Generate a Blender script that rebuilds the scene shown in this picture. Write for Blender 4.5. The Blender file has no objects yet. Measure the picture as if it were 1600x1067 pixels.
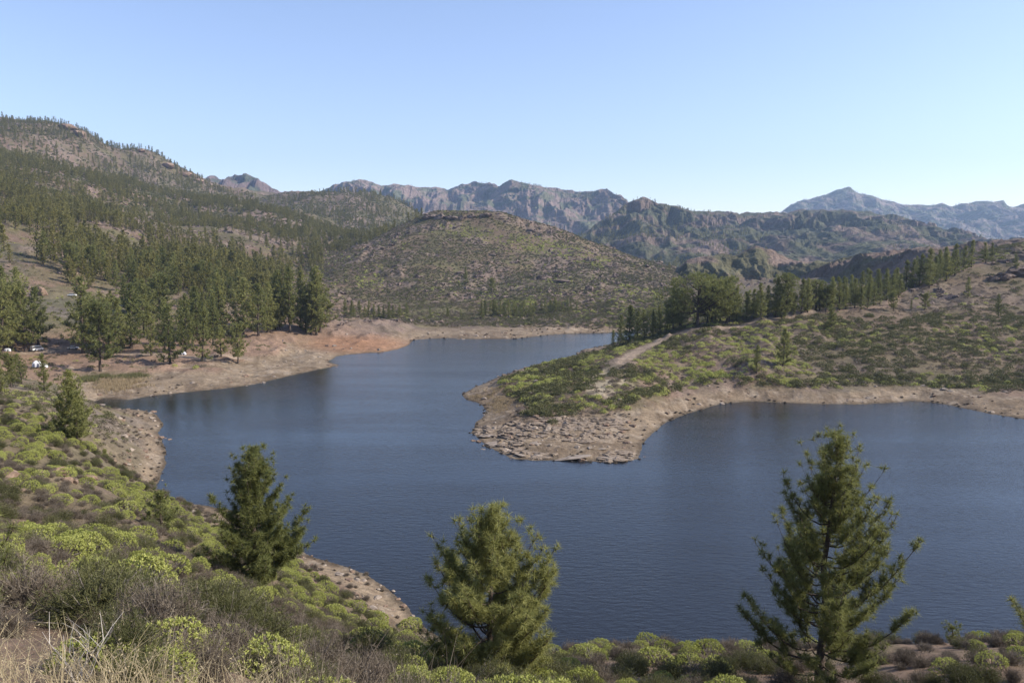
import bpy, math, random, time
import numpy as np
T0 = time.time()
C = bpy.context.scene.collection
R_ = math.radians
random.seed(7)
rng = np.random.default_rng(11)

# ------------------------------------------------------------------ camera
CAMH = 45.0
F = 1244.0                      # focal length in photo pixels (photo is 1600 wide)
HAZE = 7.5e-5
PITCH = R_(6.1)
cam_d = bpy.data.cameras.new('camera'); cam = bpy.data.objects.new('camera', cam_d); C.objects.link(cam)
cam.location = (0, 0, CAMH); cam.rotation_euler = (math.pi/2 - PITCH, 0, 0)
cam_d.sensor_width = 36.0; cam_d.lens = 36.0*F/1600.0
cam_d.clip_start = 0.1; cam_d.clip_end = 30000
bpy.context.scene.camera = cam

# ------------------------------------------------------------------ world, sun, exposure
SUN_AZ, SUN_EL = R_(93), R_(36)     # azimuth clockwise from +Y (the view direction)
W = bpy.data.worlds.new('World'); bpy.context.scene.world = W; W.use_nodes = True
wn = W.node_tree; wn.nodes.clear()
sky = wn.nodes.new('ShaderNodeTexSky'); sky.sky_type = 'NISHITA'; sky.sun_disc = False
sky.sun_elevation = SUN_EL; sky.sun_rotation = SUN_AZ
sky.altitude = 900; sky.air_density = 1.0; sky.dust_density = 0.9; sky.ozone_density = 1.6
bg = wn.nodes.new('ShaderNodeBackground'); bg.inputs['Strength'].default_value = 0.14
wo = wn.nodes.new('ShaderNodeOutputWorld')
tn = wn.nodes.new('ShaderNodeVectorMath'); tn.operation = 'MULTIPLY'; tn.inputs[1].default_value = (1.07, 0.97, 1.0)   # the camera's white balance
wn.links.new(sky.outputs[0], tn.inputs[0]); wn.links.new(tn.outputs[0], bg.inputs[0]); wn.links.new(bg.outputs[0], wo.inputs[0])
sd_ = bpy.data.lights.new('sun', 'SUN'); sun = bpy.data.objects.new('sun', sd_); C.objects.link(sun)
sd_.energy = 4.3; sd_.angle = R_(0.53); sd_.color = (1.0, 0.92, 0.79)
from mathutils import Vector, Matrix
sv = Vector((math.sin(SUN_AZ)*math.cos(SUN_EL), math.cos(SUN_AZ)*math.cos(SUN_EL), math.sin(SUN_EL)))
sun.rotation_euler = (-sv).to_track_quat('-Z', 'Y').to_euler()
vs = bpy.context.scene.view_settings
vs.view_transform = 'Standard'; vs.look = 'None'; vs.gamma = 1.0; vs.use_curve_mapping = False; vs.exposure = 0.75

# ------------------------------------------------------------------ noise
def _hash(ix, iy, s):
    n = (ix.astype(np.int64)*374761393 + iy.astype(np.int64)*668265263 + s*1442695041) & 0x7fffffff
    n = ((n ^ (n >> 13))*1274126177) & 0x7fffffff
    n = ((n ^ (n >> 16))*2246822519) & 0x7fffffff
    return (n & 0xffff)/65535.0
def vnoise(x, y, s=0):
    ix = np.floor(x); iy = np.floor(y); fx = x-ix; fy = y-iy
    fx = fx*fx*fx*(fx*(fx*6-15)+10); fy = fy*fy*fy*(fy*(fy*6-15)+10)
    a = _hash(ix, iy, s); b = _hash(ix+1, iy, s); c = _hash(ix, iy+1, s); d = _hash(ix+1, iy+1, s)
    return (a+(b-a)*fx)*(1-fy)+(c+(d-c)*fx)*fy
def fbm(x, y, o=4, s=0, g=0.5):
    t = 0; a = 1; n = 0
    for k in range(o):
        c_, s_ = math.cos(k*0.7), math.sin(k*0.7)
        t = t+a*(vnoise((x*c_-y*s_)*2**k, (x*s_+y*c_)*2**k, s+k*17)*2-1); n += a; a *= g
    return t/n
def ridged(x, y, o=4, s=0):
    t = 0; a = 1; n = 0
    for k in range(o):
        c_, s_ = math.cos(k*0.9), math.sin(k*0.9)
        t = t+a*(1-np.abs(vnoise((x*c_-y*s_)*2**k, (x*s_+y*c_)*2**k, s+k*13)*2-1)*2); n += a; a *= 0.5
    return t/n
def sstep(x, a, b):
    t = np.clip((x-a)/(b-a), 0, 1); return t*t*(3-2*t)

# ------------------------------------------------------------------ photo pixel <-> world
cp, sp = math.cos(PITCH), math.sin(PITCH)
def wdir(px, py):
    u = (px-800)/F; v = (533.5-py)/F
    return u, cp+v*sp, -sp+v*cp
def at_depth(px, py, D):                     # the point on the ray at world depth Y = D
    u, y, z = wdir(px, py); return u*D/y, D, CAMH+z*D/y
def at_z(px, py, z0=0.0):
    u, y, z = wdir(px, py); k = (z0-CAMH)/z; return u*k, y*k, z0
def project(X, Y, Z):
    zc = Z-CAMH; f = Y*cp-zc*sp; up = Y*sp+zc*cp
    f = np.maximum(f, 1e-3)
    return 800+F*X/f, 533.5-F*up/f, f

# ------------------------------------------------------------------ lake outline (points on the water plane)
LAKE_PX = [(145,628),(160,622),(200,625),(240,618),(300,612),(350,607),(400,600),(450,588),(500,577),(530,571),(512,565),(526,557),(560,552),(600,550),(620,546),(636,540),(646,531),
 (700,528),(740,530),(800,530),(826,527),(860,523),(900,521),(955,520),(985,520),(1000,523),(985,529),(962,535),(940,542),(910,546),(900,555),(885,558),(860,564),(842,568),(812,577),(782,588),(762,597),(745,603),(722,616),
 (728,624),(750,630),(760,638),(757,648),(742,660),(742,668),(733,677),(750,687),(762,697),(782,706),(800,716),(837,720),(862,719),(890,720),(927,721),(962,724),(997,717),(1001,708),
 (1004,700),(1005,692),(1022,675),(1041,659),(1075,646),(1124,631),(1169,627),(1225,629),(1270,631),(1330,632),(1394,629),(1424,626),(1461,629),(1499,636),(1544,646),(1600,655),
 (1720,690),(1900,750),(2150,850),(2300,960),(2100,1030),(1900,1040),(1600,1044),(1400,1048),(1100,1050),(850,1046),(740,1020),(670,985),(645,965),(636,948),(620,935),(600,915),(570,897),(540,884),
 (510,875),(480,864),(440,846),(400,822),(359,797),(325,789),(286,785),(247,775),(231,767),(248,752),(255,738),(257,710),(258,695),(247,676),(255,661),(244,647),(221,641),(187,639),(159,635)]
LAKE = np.array([at_z(*p)[:2] for p in LAKE_PX])
def lake_sd(X, Y):                            # signed distance, positive on land
    X = X.ravel(); Y = Y.ravel(); n = len(LAKE)
    best = np.full(X.shape, 1e18); ins = np.zeros(X.shape, bool)
    for i in range(n):
        ax, ay = LAKE[i]; bx, by = LAKE[(i+1) % n]; dx, dy = bx-ax, by-ay
        t = np.clip(((X-ax)*dx+(Y-ay)*dy)/(dx*dx+dy*dy), 0, 1)
        best = np.minimum(best, (X-ax-t*dx)**2+(Y-ay-t*dy)**2)
        c = ((ay > Y) != (by > Y)) & (X < (bx-ax)*(Y-ay)/((by-ay) if by != ay else 1e-9)+ax)
        ins ^= c
    d = np.sqrt(best); return np.where(ins, -d, d)

# ------------------------------------------------------------------ terrain control points: photo pixel, depth in metres
CP = [ # left foreground slope
 (0,1067,4.5),(150,1067,4.5),(300,1067,4.8),(60,1000,9),(250,1000,9.5),(150,950,13),(330,960,18),(100,900,22),(0,850,30),(180,860,35),(200,800,60),(90,745,78),(100,680,110),(20,640,140),(100,640,150),
 (60,612,178),(130,622,198),(0,603,188),(200,690,158),(215,740,132),(140,720,105),(300,830,84),(400,880,65),(460,900,68),(450,950,50),(330,900,42),(-120,800,45),(-150,700,90),(-200,620,150),(-200,900,14),
 (560,930,76),(590,985,56),(500,1000,33),(420,1030,22),(600,1045,26),(700,1067,26),(640,1000,46),
 # crest of the near slope, centre and right
 (760,1030,44),(850,1018,46),(850,1067,31),(1000,1006,46),(1000,1060,33),(1150,1014,46),(1150,1067,33),(1300,1010,47),(1300,1066,35),(1450,1002,47),(1450,1060,33),(1600,992,47),(1600,1060,32),(1800,985,48),(2000,980,50),(1800,1060,32),(2300,980,45),
 # peninsula
 (790,640,221),(860,650,205),(900,600,246),(850,600,246),(880,578,274),(940,570,276),(950,640,214),(1000,620,226),(980,550,299),(1040,560,283),(842,573,298),(805,590,262),(905,560,302),(1020,528,345),(1085,508,345),(1050,600,255),
 (1170,500,345),(1250,488,345),(1170,580,262),(1200,545,290),(1300,520,315),(1400,560,280),(1400,485,375),(1300,487,352),(1350,465,425),(1450,440,480),(1500,425,455),(1550,408,540),(1590,398,505),(1600,460,395),(1500,500,340),(1600,540,300),(1600,590,262),(1500,590,262),(1300,600,256),
 (1720,440,400),(1750,540,290),(1900,450,400),(1900,560,290),(2100,450,400),(2200,650,230),
 # camp shore and the forest slope on the left
 (300,590,285),(265,568,308),(100,552,332),(60,573,300),(0,562,308),(170,545,345),(400,540,362),(400,565,330),(500,515,445),(450,545,375),(500,545,390),(570,530,412),(600,518,440),(130,492,398),(100,462,428),(160,470,440),(60,422,470),(0,440,430),(-150,420,430),
 (250,490,440),(330,480,470),(400,490,490),(200,440,520),(300,430,580),(0,360,600),(0,312,800),(100,330,820),(200,400,640),(200,345,1000),(400,445,640),(460,455,650),(500,445,790),(400,385,900),(300,380,830),(500,372,1130),(560,372,1250),(595,379,1300),(300,332,1250),(400,326,1450),(480,346,1450),(470,430,830),(540,400,1060),(-200,330,700),(-200,500,330),
 (100,270,1150),(0,245,1200),(-200,260,1200),(200,290,1350),
 # left skyline
 (-300,150,1700),(-150,175,1750),(0,190,1750),(25,189,1750),(50,197,1760),(75,206,1770),(90,206,1800),(105,198,1850),(125,201,1880),(140,214,1900),(165,229,1920),(190,239,1940),(220,233,1950),(245,246,1960),(270,263,1980),(300,273,2000),(320,286,2000),(345,302,2000),(380,312,2000),(410,322,2000),
 (432,304,2100),(470,301,2150),(505,303,2150),(560,307,2150),(600,306,2150),(625,319,2150),(650,336,2150),(680,355,2150),(560,345,1750),(620,352,1850),(460,330,1700),
 # far shore and central hill
 (550,497,525),(620,503,510),(700,500,516),(780,500,516),(850,505,502),(930,500,520),(560,475,590),(700,480,600),(768,455,715),(860,470,640),(950,485,575),(1000,492,550),(1040,470,640),(600,440,740),(520,430,800),(700,430,770),(820,430,780),(900,440,720),(980,445,720),(1030,440,760),
 (600,400,860),(700,375,900),(790,380,900),(870,400,870),(950,415,830),(540,395,960),(575,381,985),(605,369,1000),(632,357,1010),(657,345,1020),(675,338,1020),(700,336,1020),(735,335,1020),(770,336,1020),(800,341,1010),(840,353,1000),(880,367,985),(905,378,970),(930,393,950),(950,401,930),(985,406,910),(1010,416,890),(1040,428,880),(1065,445,870)]
CZ = [] # X, Y, Z given directly
for p in CP: CZ.append(at_depth(*p))
CZ += [(0,5,41.9),(5,11,37.6),(12,11,37),(-3,11.5,38.2),(14,20,31),(2,20,32.5),(-20,12,40),(-60,20,52),(-200,120,70),(400,160,70),(330,220,40)]
for px in (700,850,1000,1150,1300,1450,1600,1850):      # steep drop below the crest
    for D, z in ((60,12.5),(72,5)):
        CZ.append(((px-800)/F*D*1.02, D, z))
for px, D, z in ((1100,430,7),(1180,440,10),(1250,440,13),(1320,520,14),(1400,600,18),(1500,640,28),(1600,700,36),(1100,600,6),(1250,600,9),(1750,650,40),(1950,700,60),
                 (1100,750,12),(1250,750,20),(1400,800,30),(1550,850,38),(1750,900,60),(1180,1100,10),(1300,1300,10),(1500,1300,20),(1000,1200,20),(1100,1400,0),(1300,1700,0),(1600,1700,20),(1900,1500,80),
                 (500,1500,60),(600,1500,50),(700,1500,30),(800,1500,20),(900,1400,15),(700,2400,30),(900,2300,0),(550,2700,60),(450,2700,80),(300,2700,150),(100,2700,220),(-100,2700,240),(1100,2500,0),(1400,2500,0),(1800,2500,50),(650,1250,60),(750,1250,60),(850,1230,50),(340,1720,150),(200,1650,170),(420,1780,120)):
    CZ.append(((px-800)/F*D, D, z))
CZ = np.array(CZ)
# the shore itself, and water
sh = LAKE[np.arange(len(LAKE))]
def to_al(X, Y):
    Rr = np.hypot(X, Y); return np.arctan2(X, Y)*1.6, np.log(Rr+6), Rr
ctl = np.vstack([CZ, np.column_stack([sh, np.zeros(len(sh))])])
ca, cl, cr = to_al(ctl[:,0], ctl[:,1]); cv = ctl[:,2]/(cr+60)
EPS = 0.02
D2 = np.sqrt((ca[:,None]-ca[None])**2+(cl[:,None]-cl[None])**2+EPS**2)
n_ = len(ca); A_ = np.zeros((n_+3, n_+3)); A_[:n_,:n_] = D2-np.eye(n_)*0.003
A_[:n_,n_] = 1; A_[:n_,n_+1] = ca; A_[:n_,n_+2] = cl; A_[n_:,:n_] = A_[:n_,n_:].T
wv = np.linalg.solve(A_, np.concatenate([cv, [0,0,0]]))
def rbf(X, Y):
    a, l, r = to_al(X, Y); out = wv[n_]+wv[n_+1]*a+wv[n_+2]*l
    for i in range(n_):
        out = out+wv[i]*np.sqrt((a-ca[i])**2+(l-cl[i])**2+EPS**2)
    return out*(r+60)

def crag(X, Y):      # where bedrock crops out (0..1)
    return sstep(fbm(X/38, Y/38, 4, 91), 0.12, 0.3)
def height(X, Y):
    sh_ = X.shape; X = X.ravel(); Y = Y.ravel()
    r = np.hypot(X, Y)
    sdv = lake_sd(X, Y)
    sdv = sdv+fbm(X/9, Y/9, 3, 5)*1.6*np.clip(np.abs(sdv)/4+0.35, 0, 1)
    h = rbf(X, Y)
    wn_ = sstep(r, 3.0, 9.0)*sstep(-np.abs(np.arctan2(X, Y)), -1.25, -1.0)
    h = h*wn_+np.clip(43.1-0.30*np.minimum(Y, 4.6)-0.66*np.maximum(Y-4.6, 0)-9*np.tanh(X/60), 20, 140)*(1-wn_)
    n = 0
    for lam, amp, s in ((420, 8, 1), (150, 8, 2)):
        n = n+amp*(ridged(X/lam, Y/lam, 3, s)-0.15)*sstep(r, lam*1.6, lam*4)
    for lam, amp, s in ((60, 1.7, 3), (70, 5.0, 13), (22, 0.75, 4), (8, 0.32, 6), (2.6, 0.13, 8), (0.9, 0.05, 9)):
        n = n+amp*fbm(X/lam, Y/lam, 2, s)*(sstep(r, lam*0.6, lam*3) if s != 13 else sstep(r, 900, 1500))*(1 if lam > 5 else sstep(-r, -260, -120))
    # bedrock steps on the far slopes
    st = crag(X, Y)*sstep(r, 120, 300)
    hh = h+n
    n = n+st*(1.5+r*0.002)*ridged(X/14, Y/14, 3, 33)
    land = np.maximum(h, 0.4)
    k = 1-np.exp(-np.maximum(sdv, 0)/9.0)
    hl = land*k+0.05*np.maximum(sdv, 0)*np.exp(-np.maximum(sdv, 0)/9.0)+n*np.clip(sdv/24, 0.0, 1)+0.02
    # blocky relief of the drawdown shore
    b = np.clip(1-np.abs(sdv-8)/14, 0, 1)
    hl = hl+b*(0.75*ridged(X/6.5, Y/5.5, 4, 44)+0.2)*(sdv > 0)*np.clip(sdv/3, 0, 1)
    hw = -np.minimum(0.16*np.maximum(-sdv, 0), 5)-0.02
    return np.where(sdv > 0, np.maximum(hl, 0.015*np.clip(sdv, 0, 3)), hw).reshape(sh_), sdv.reshape(sh_)

# ------------------------------------------------------------------ terrain grid (polar, full circle)
az_f = np.linspace(-0.72, 0.72, 760)
az = np.concatenate([np.linspace(-math.pi, -0.74, 60), az_f, np.linspace(0.74, math.pi, 60)])
def seg(a, b, n): return np.exp(np.linspace(math.log(a), math.log(b), n, endpoint=False))
rr = np.concatenate([[0.6, 1.5], seg(2.2, 30, 70), seg(30, 90, 90), seg(90, 520, 300), seg(520, 1100, 95), seg(1100, 2300, 75), seg(2300, 7000, 14), [7000]])
AZ, RR = np.meshgrid(az, rr)
GX, GY = RR*np.sin(AZ), RR*np.cos(AZ)
GZ, GS = height(GX, GY)
far = sstep(RR, 2300, 3200); GZ = GZ*(1-far)+(-20)*far
print('terrain eval', round(time.time()-T0, 1), 's')
lrr = np.log(rr)
def zat(X, Y):
    X = np.asarray(X, float); Y = np.asarray(Y, float)
    a = np.arctan2(X, Y); l = np.log(np.clip(np.hypot(X, Y), rr[0], rr[-1]*0.999))
    i = np.clip(np.searchsorted(az, a)-1, 0, len(az)-2); j = np.clip(np.searchsorted(lrr, l)-1, 0, len(rr)-2)
    fa = (a-az[i])/(az[i+1]-az[i]); fl = (l-lrr[j])/(lrr[j+1]-lrr[j])
    return (GZ[j,i]*(1-fa)+GZ[j,i+1]*fa)*(1-fl)+(GZ[j+1,i]*(1-fa)+GZ[j+1,i+1]*fa)*fl
def sat(X, Y):
    a = np.arctan2(X, Y); l = np.log(np.clip(np.hypot(X, Y), rr[0], rr[-1]*0.999))
    i = np.clip(np.searchsorted(az, a), 0, len(az)-1); j = np.clip(np.searchsorted(lrr, l), 0, len(rr)-1)
    return GS[j,i]
_march = np.exp(np.linspace(math.log(3), math.log(2600), 2600))
def hit(px, py, dmin=3.0):                    # where the ray through a photo pixel meets the ground
    u, y, z = wdir(px, py); ds = _march[_march > dmin]
    X = u*ds/y; Z = CAMH+z*ds/y; g = zat(X, ds)
    k = np.argmax(Z <= g)
    if Z[k] > g[k]: k = len(ds)-1
    return float(X[k]), float(ds[k]), float(zat(X[k], ds[k]))

# ------------------------------------------------------------------ mesh helpers
def mesh_np(name, V, Fq, mats=None, smooth=False, midx=None, colors=None, attrs=None):
    V = np.asarray(V, np.float32); Fq = np.asarray(Fq, np.int32); k = Fq.shape[1]
    m = bpy.data.meshes.new(name)
    m.vertices.add(len(V)); m.vertices.foreach_set('co', V.ravel())
    m.loops.add(Fq.size); m.loops.foreach_set('vertex_index', Fq.ravel())
    m.polygons.add(len(Fq)); m.polygons.foreach_set('loop_start', np.arange(0, Fq.size, k, dtype=np.int32))
    m.update(calc_edges=True)
    m.polygons.foreach_set('use_smooth', np.full(len(Fq), smooth))
    if midx is not None: m.polygons.foreach_set('material_index', np.asarray(midx, np.int32))
    if colors is not None:
        ca_ = m.color_attributes.new('tint', 'FLOAT_COLOR', 'POINT')
        cc = np.ones((len(V), 4), np.float32); cc[:, :colors.shape[1]] = colors
        ca_.data.foreach_set('color', cc.ravel())
    for mt in (mats or []): m.materials.append(mt)
    m.validate(clean_customdata=False)
    return m
def ob(name, data, parent=None, **kw):
    o = bpy.data.objects.new(name, data); C.objects.link(o)
    if parent: o.parent = parent
    for k, v in kw.items(): o[k] = v
    return o
def grid_faces(nr, nc, off=0):
    i = np.arange(nr-1)[:,None]*nc+np.arange(nc-1)[None]
    return np.stack([i, i+nc, i+nc+1, i+1], -1).reshape(-1, 4)[:, ::-1]+off

# ------------------------------------------------------------------ materials
def mat(name):
    m = bpy.data.materials.new(name); m.use_nodes = True; m.node_tree.nodes.clear(); return m, m.node_tree
def nd(t, typ, **kw):
    n = t.nodes.new(typ)
    for k, v in kw.items():
        if k in n.inputs: n.inputs[k].default_value = v
        else: setattr(n, k, v)
    return n
def ground_mat(name, fine, bump=0.5, scale2=6.0):
    m, t = mat(name); L = t.links.new
    out = nd(t, 'ShaderNodeOutputMaterial'); b = nd(t, 'ShaderNodeBsdfPrincipled', Roughness=0.95)
    b.inputs['Specular IOR Level'].default_value = 0.1
    a = nd(t, 'ShaderNodeAttribute', attribute_name='tint')
    g = nd(t, 'ShaderNodeNewGeometry')
    n1 = nd(t, 'ShaderNodeTexNoise', Scale=1/fine, Detail=7.0, Roughness=0.7)
    n2 = nd(t, 'ShaderNodeTexNoise', Scale=1/(fine*scale2), Detail=5.0, Roughness=0.6)
    L(g.outputs['Position'], n1.inputs['Vector']); L(g.outputs['Position'], n2.inputs['Vector'])
    r1 = nd(t, 'ShaderNodeMapRange'); r1.inputs[1].default_value = 0.32; r1.inputs[2].default_value = 0.68; r1.inputs[3].default_value = 0.62; r1.inputs[4].default_value = 1.38
    r2 = nd(t, 'ShaderNodeMapRange'); r2.inputs[1].default_value = 0.3; r2.inputs[2].default_value = 0.7; r2.inputs[3].default_value = 0.78; r2.inputs[4].default_value = 1.22
    L(n1.outputs[0], r1.inputs[0]); L(n2.outputs[0], r2.inputs[0])
    mu = nd(t, 'ShaderNodeMath', operation='MULTIPLY'); L(r1.outputs[0], mu.inputs[0]); L(r2.outputs[0], mu.inputs[1])
    mx = nd(t, 'ShaderNodeVectorMath', operation='SCALE'); L(a.outputs['Color'], mx.inputs[0]); L(mu.outputs[0], mx.inputs['Scale'])
    L(mx.outputs[0], b.inputs['Base Color'])
    bp = nd(t, 'ShaderNodeBump', Strength=bump, Distance=fine*0.6); L(n1.outputs[0], bp.inputs['Height']); L(bp.outputs[0], b.inputs['Normal'])
    L(b.outputs[0], out.inputs[0]); return m
def leaf_mat(name, c1, c2, trans=0.35, tint=(1,1,1)):
    m, t = mat(name); L = t.links.new
    out = nd(t, 'ShaderNodeOutputMaterial')
    oi = nd(t, 'ShaderNodeObjectInfo'); ge = nd(t, 'ShaderNodeNewGeometry')
    at = nd(t, 'ShaderNodeAttribute', attribute_name='tint')
    mx = nd(t, 'ShaderNodeMix', data_type='RGBA'); mx.inputs[6].default_value = (*c1, 1); mx.inputs[7].default_value = (*c2, 1)
    ad = nd(t, 'ShaderNodeMath', operation='ADD'); L(oi.outputs['Random'], ad.inputs[0]); L(at.outputs['Fac'], ad.inputs[1])
    hf = nd(t, 'ShaderNodeMath', operation='MULTIPLY'); L(ad.outputs[0], hf.inputs[0]); hf.inputs[1].default_value = 0.5
    L(hf.outputs[0], mx.inputs[0])
    d = nd(t, 'ShaderNodeBsdfPrincipled', Roughness=0.6); d.inputs['Specular IOR Level'].default_value = 0.25
    tr = nd(t, 'ShaderNodeBsdfTranslucent'); L(mx.outputs[2], d.inputs['Base Color']); L(mx.outputs[2], tr.inputs['Color'])
    ms = nd(t, 'ShaderNodeMixShader'); ms.inputs[0].default_value = trans
    L(d.outputs[0], ms.inputs[1]); L(tr.outputs[0], ms.inputs[2]); L(ms.outputs[0], out.inputs[0]); return m
def plain_mat(name, c1, c2, scale=8.0, rough=0.9, bump=0.4, coord='Object', spec=0.15, dist=0.05):
    m, t = mat(name); L = t.links.new
    out = nd(t, 'ShaderNodeOutputMaterial'); b = nd(t, 'ShaderNodeBsdfPrincipled', Roughness=rough); b.inputs['Specular IOR Level'].default_value = spec
    tc = nd(t, 'ShaderNodeTexCoord'); n = nd(t, 'ShaderNodeTexNoise', Scale=scale, Detail=8.0, Roughness=0.65)
    L(tc.outputs[coord], n.inputs['Vector'])
    r = nd(t, 'ShaderNodeValToRGB'); r.color_ramp.elements[0].position = 0.33; r.color_ramp.elements[1].position = 0.67
    r.color_ramp.elements[0].color = (*c1, 1); r.color_ramp.elements[1].color = (*c2, 1)
    L(n.outputs[0], r.inputs[0]); L(r.outputs[0], b.inputs['Base Color'])
    bp = nd(t, 'ShaderNodeBump', Strength=bump, Distance=dist); L(n.outputs[0], bp.inputs['Height']); L(bp.outputs[0], b.inputs['Normal'])
    L(b.outputs[0], out.inputs[0]); return m
M_ground = ground_mat('hillside_soil', 0.9, 0.6)
M_far = ground_mat('mountain_rock', 18.0, 1.0, 4.0)
M_needle = leaf_mat('pine_needles', (0.105,0.125,0.038), (0.35,0.345,0.12), 0.42)
M_needle_far = leaf_mat('pine_needles_distant', (0.11,0.112,0.034), (0.30,0.27,0.085), 0.35)
M_bark = plain_mat('pine_bark', (0.045,0.034,0.028), (0.13,0.10,0.08), 6.0, 0.95, 0.8)
M_euph = leaf_mat('spurge_leaves', (0.29,0.315,0.075), (0.50,0.51,0.165), 0.3)
M_green = leaf_mat('broom_twigs', (0.075,0.080,0.030), (0.165,0.16,0.066), 0.25)
M_dry = leaf_mat('dry_twigs', (0.10,0.078,0.058), (0.22,0.18,0.135), 0.1)
M_straw = leaf_mat('straw', (0.34,0.27,0.15), (0.60,0.51,0.33), 0.35)
M_reed = leaf_mat('reeds', (0.26,0.20,0.12), (0.42,0.33,0.20), 0.25)
M_stem = plain_mat('grey_stems', (0.10,0.085,0.07), (0.24,0.21,0.18), 14.0)
M_rock = plain_mat('lake_rock', (0.17,0.135,0.105), (0.36,0.30,0.245), 1.4, 0.9, 0.7)
M_rockd = plain_mat('dark_basalt', (0.09,0.07,0.06), (0.24,0.18,0.145), 0.8, 0.95, 0.9, dist=0.2)
M_rockr = plain_mat('red_brown_rock', (0.13,0.085,0.062), (0.30,0.215,0.155), 1.2, 0.95, 0.8, dist=0.1)

def inpoly(px, py, poly):
    ins = np.zeros(px.shape, bool); n = len(poly)
    for i in range(n):
        ax, ay = poly[i]; bx, by = poly[(i+1) % n]
        ins ^= ((ay > py) != (by > py)) & (px < (bx-ax)*(py-ay)/((by-ay) if by != ay else 1e-9)+ax)
    return ins
PEN = [(785,602),(842,566),(960,545),(1010,520),(1080,500),(1100,585),(1040,606),(985,628),(940,646),(870,650),(825,632),(790,616)]
# ------------------------------------------------------------------ ground colours (albedo only)
PXg, PYg, Fg = project(GX, GY, GZ)
def lin(r, g, b): return np.array([r, g, b])
col = np.zeros(GX.shape+(3,)); X, Y, Z, S = GX, GY, GZ, GS
soil = lin(.185,.128,.092); soil2 = lin(.235,.168,.125); green = lin(.082,.084,.036); olive = lin(.12,.11,.05); grey = lin(.145,.122,.098)
tan = lin(.225,.172,.118); tan2 = lin(.155,.115,.078); red = lin(.28,.155,.09); pathc = lin(.28,.215,.16); yel = lin(.27,.29,.08)
n1 = fbm(X/30, Y/30, 5, 51); n2 = fbm(X/9, Y/9, 4, 52); n3 = fbm(X/120, Y/120, 4, 53); n4 = fbm(X/3.2, Y/3.2, 3, 54)
def mixc(c, d, f): return c*(1-f[...,None])+d*f[...,None]
base = np.broadcast_to(soil, col.shape)
base = mixc(base, np.broadcast_to(grey, col.shape), sstep(n3, -.1, .3))
base = mixc(base, np.broadcast_to(soil2, col.shape), sstep(n2+n4*.5, 0.05, .4)*.7)
base = mixc(base, np.broadcast_to(lin(.118,.090,.060), col.shape), ((PXg > 440) & (Y > 480)).astype(float)*.75*sstep(Y, 480, 520))
vg = sstep(n1+n2*.7+n3*.6, -.25, .2)
hillC = ((PXg > 440) & (PXg < 1100) & (Y > 500) & (Y < 1150)).astype(float)
left = sstep(-PXg, -640, -440)*(Y > 260)
rgt = sstep(PXg, 900, 1000)*sstep(Y, 230, 300)*(Y < 900)
dens = 0.45+0.02*hillC-0.12*rgt-0.05*left
base = mixc(base, np.broadcast_to(lin(.125,.088,.064), col.shape), sstep(-PXg, -660, -500)*sstep(Y, 420, 650)*.75)
base = mixc(base, np.broadcast_to(green, col.shape), np.clip(vg*dens*1.3, 0, .85))
base = mixc(base, np.broadcast_to(olive, col.shape), sstep(n2-n1*.5, .05, .35)*.5)
base = mixc(base, np.broadcast_to(lin(.175,.125,.088), col.shape), sstep(-Y, -235, -180)*.55*(.6+.4*n2))
# crags
base = mixc(base, np.broadcast_to(lin(.20,.15,.125), col.shape), crag(X, Y)*sstep(RR, 120, 300)*.6)
# red-brown forest floor around the camp
camp = left*sstep(-Z, -14, -7)
base = mixc(base, np.broadcast_to(lin(.225,.15,.105), col.shape), camp*.85)
# drawdown shore: pale stony band
hb = 2.4+1.3*n2+0.9*n1-.9*(PXg < 420)*(Y < 240)
band = sstep(-(Z), -(hb+0.8), -(hb-0.5))*(S < 60)
shore = mixc(np.broadcast_to(tan, col.shape), np.broadcast_to(tan2, col.shape), sstep(n2+n4*.8, -.25, .3))
shore = mixc(shore, np.broadcast_to(lin(.32,.26,.195), col.shape), sstep(n4+n1*.3, .2, .5)*.6)
pen = inpoly(PXg, PYg, PEN)*(Y > 180)*(Y < 345)*1.0
band = band*(1-pen*sstep(S+3*n2, 4, 9))
base = mixc(base*(1-.1*rgt[...,None]), np.broadcast_to(lin(.135,.108,.072), col.shape), .5*rgt)
base = mixc(base, shore, band)
# orange tongue of bare soil on the far-left beach
tg = np.exp(-(((PXg-560)/85)**2+((PYg-538)/14)**2)**2)*(Y > 300)*(Y < 520)
base = mixc(base, np.broadcast_to(red, col.shape), tg*.9)
# pale sandy bare patch on the peninsula
sd2 = np.exp(-(((PXg-950)/42)**2+((PYg-605)/30)**2)**2)*(Y < 330)*(Y > 200)*sstep(n2+n4, -.25, .1)
base = mixc(base, np.broadcast_to(lin(.40,.33,.225), col.shape), sd2*.8)
# dirt tracks
def track(pts, wid, dmin, c):
    global base
    P = np.array([hit(px, py, dmin)[:2] for px, py in pts])
    d = np.full(X.shape, 1e9)
    for i in range(len(P)-1):
        ax, ay = P[i]; dx, dy = P[i+1]-P[i]
        t = np.clip(((X-ax)*dx+(Y-ay)*dy)/(dx*dx+dy*dy+1e-9), 0, 1)
        d = np.minimum(d, np.hypot(X-ax-t*dx, Y-ay-t*dy))
    f = sstep(-(d+n4*1.2), -wid-1.3, -wid+.6)
    base = mixc(base, np.broadcast_to(c, col.shape), f*.92)
    return P
PATHS = []
PATHS.append((track([(968,568),(985,556),(1003,545),(1040,525),(1080,515),(1130,512),(1180,503),(1240,490),(1262,487)], 2.0, 200, lin(.28,.215,.16)), 4.2))
PATHS.append((track([(1240,490),(1290,486),(1330,483),(1390,478),(1400,462),(1440,450),(1480,432),(1540,410)], 1.8, 280, lin(.21,.15,.11)), 3.0))
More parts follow.
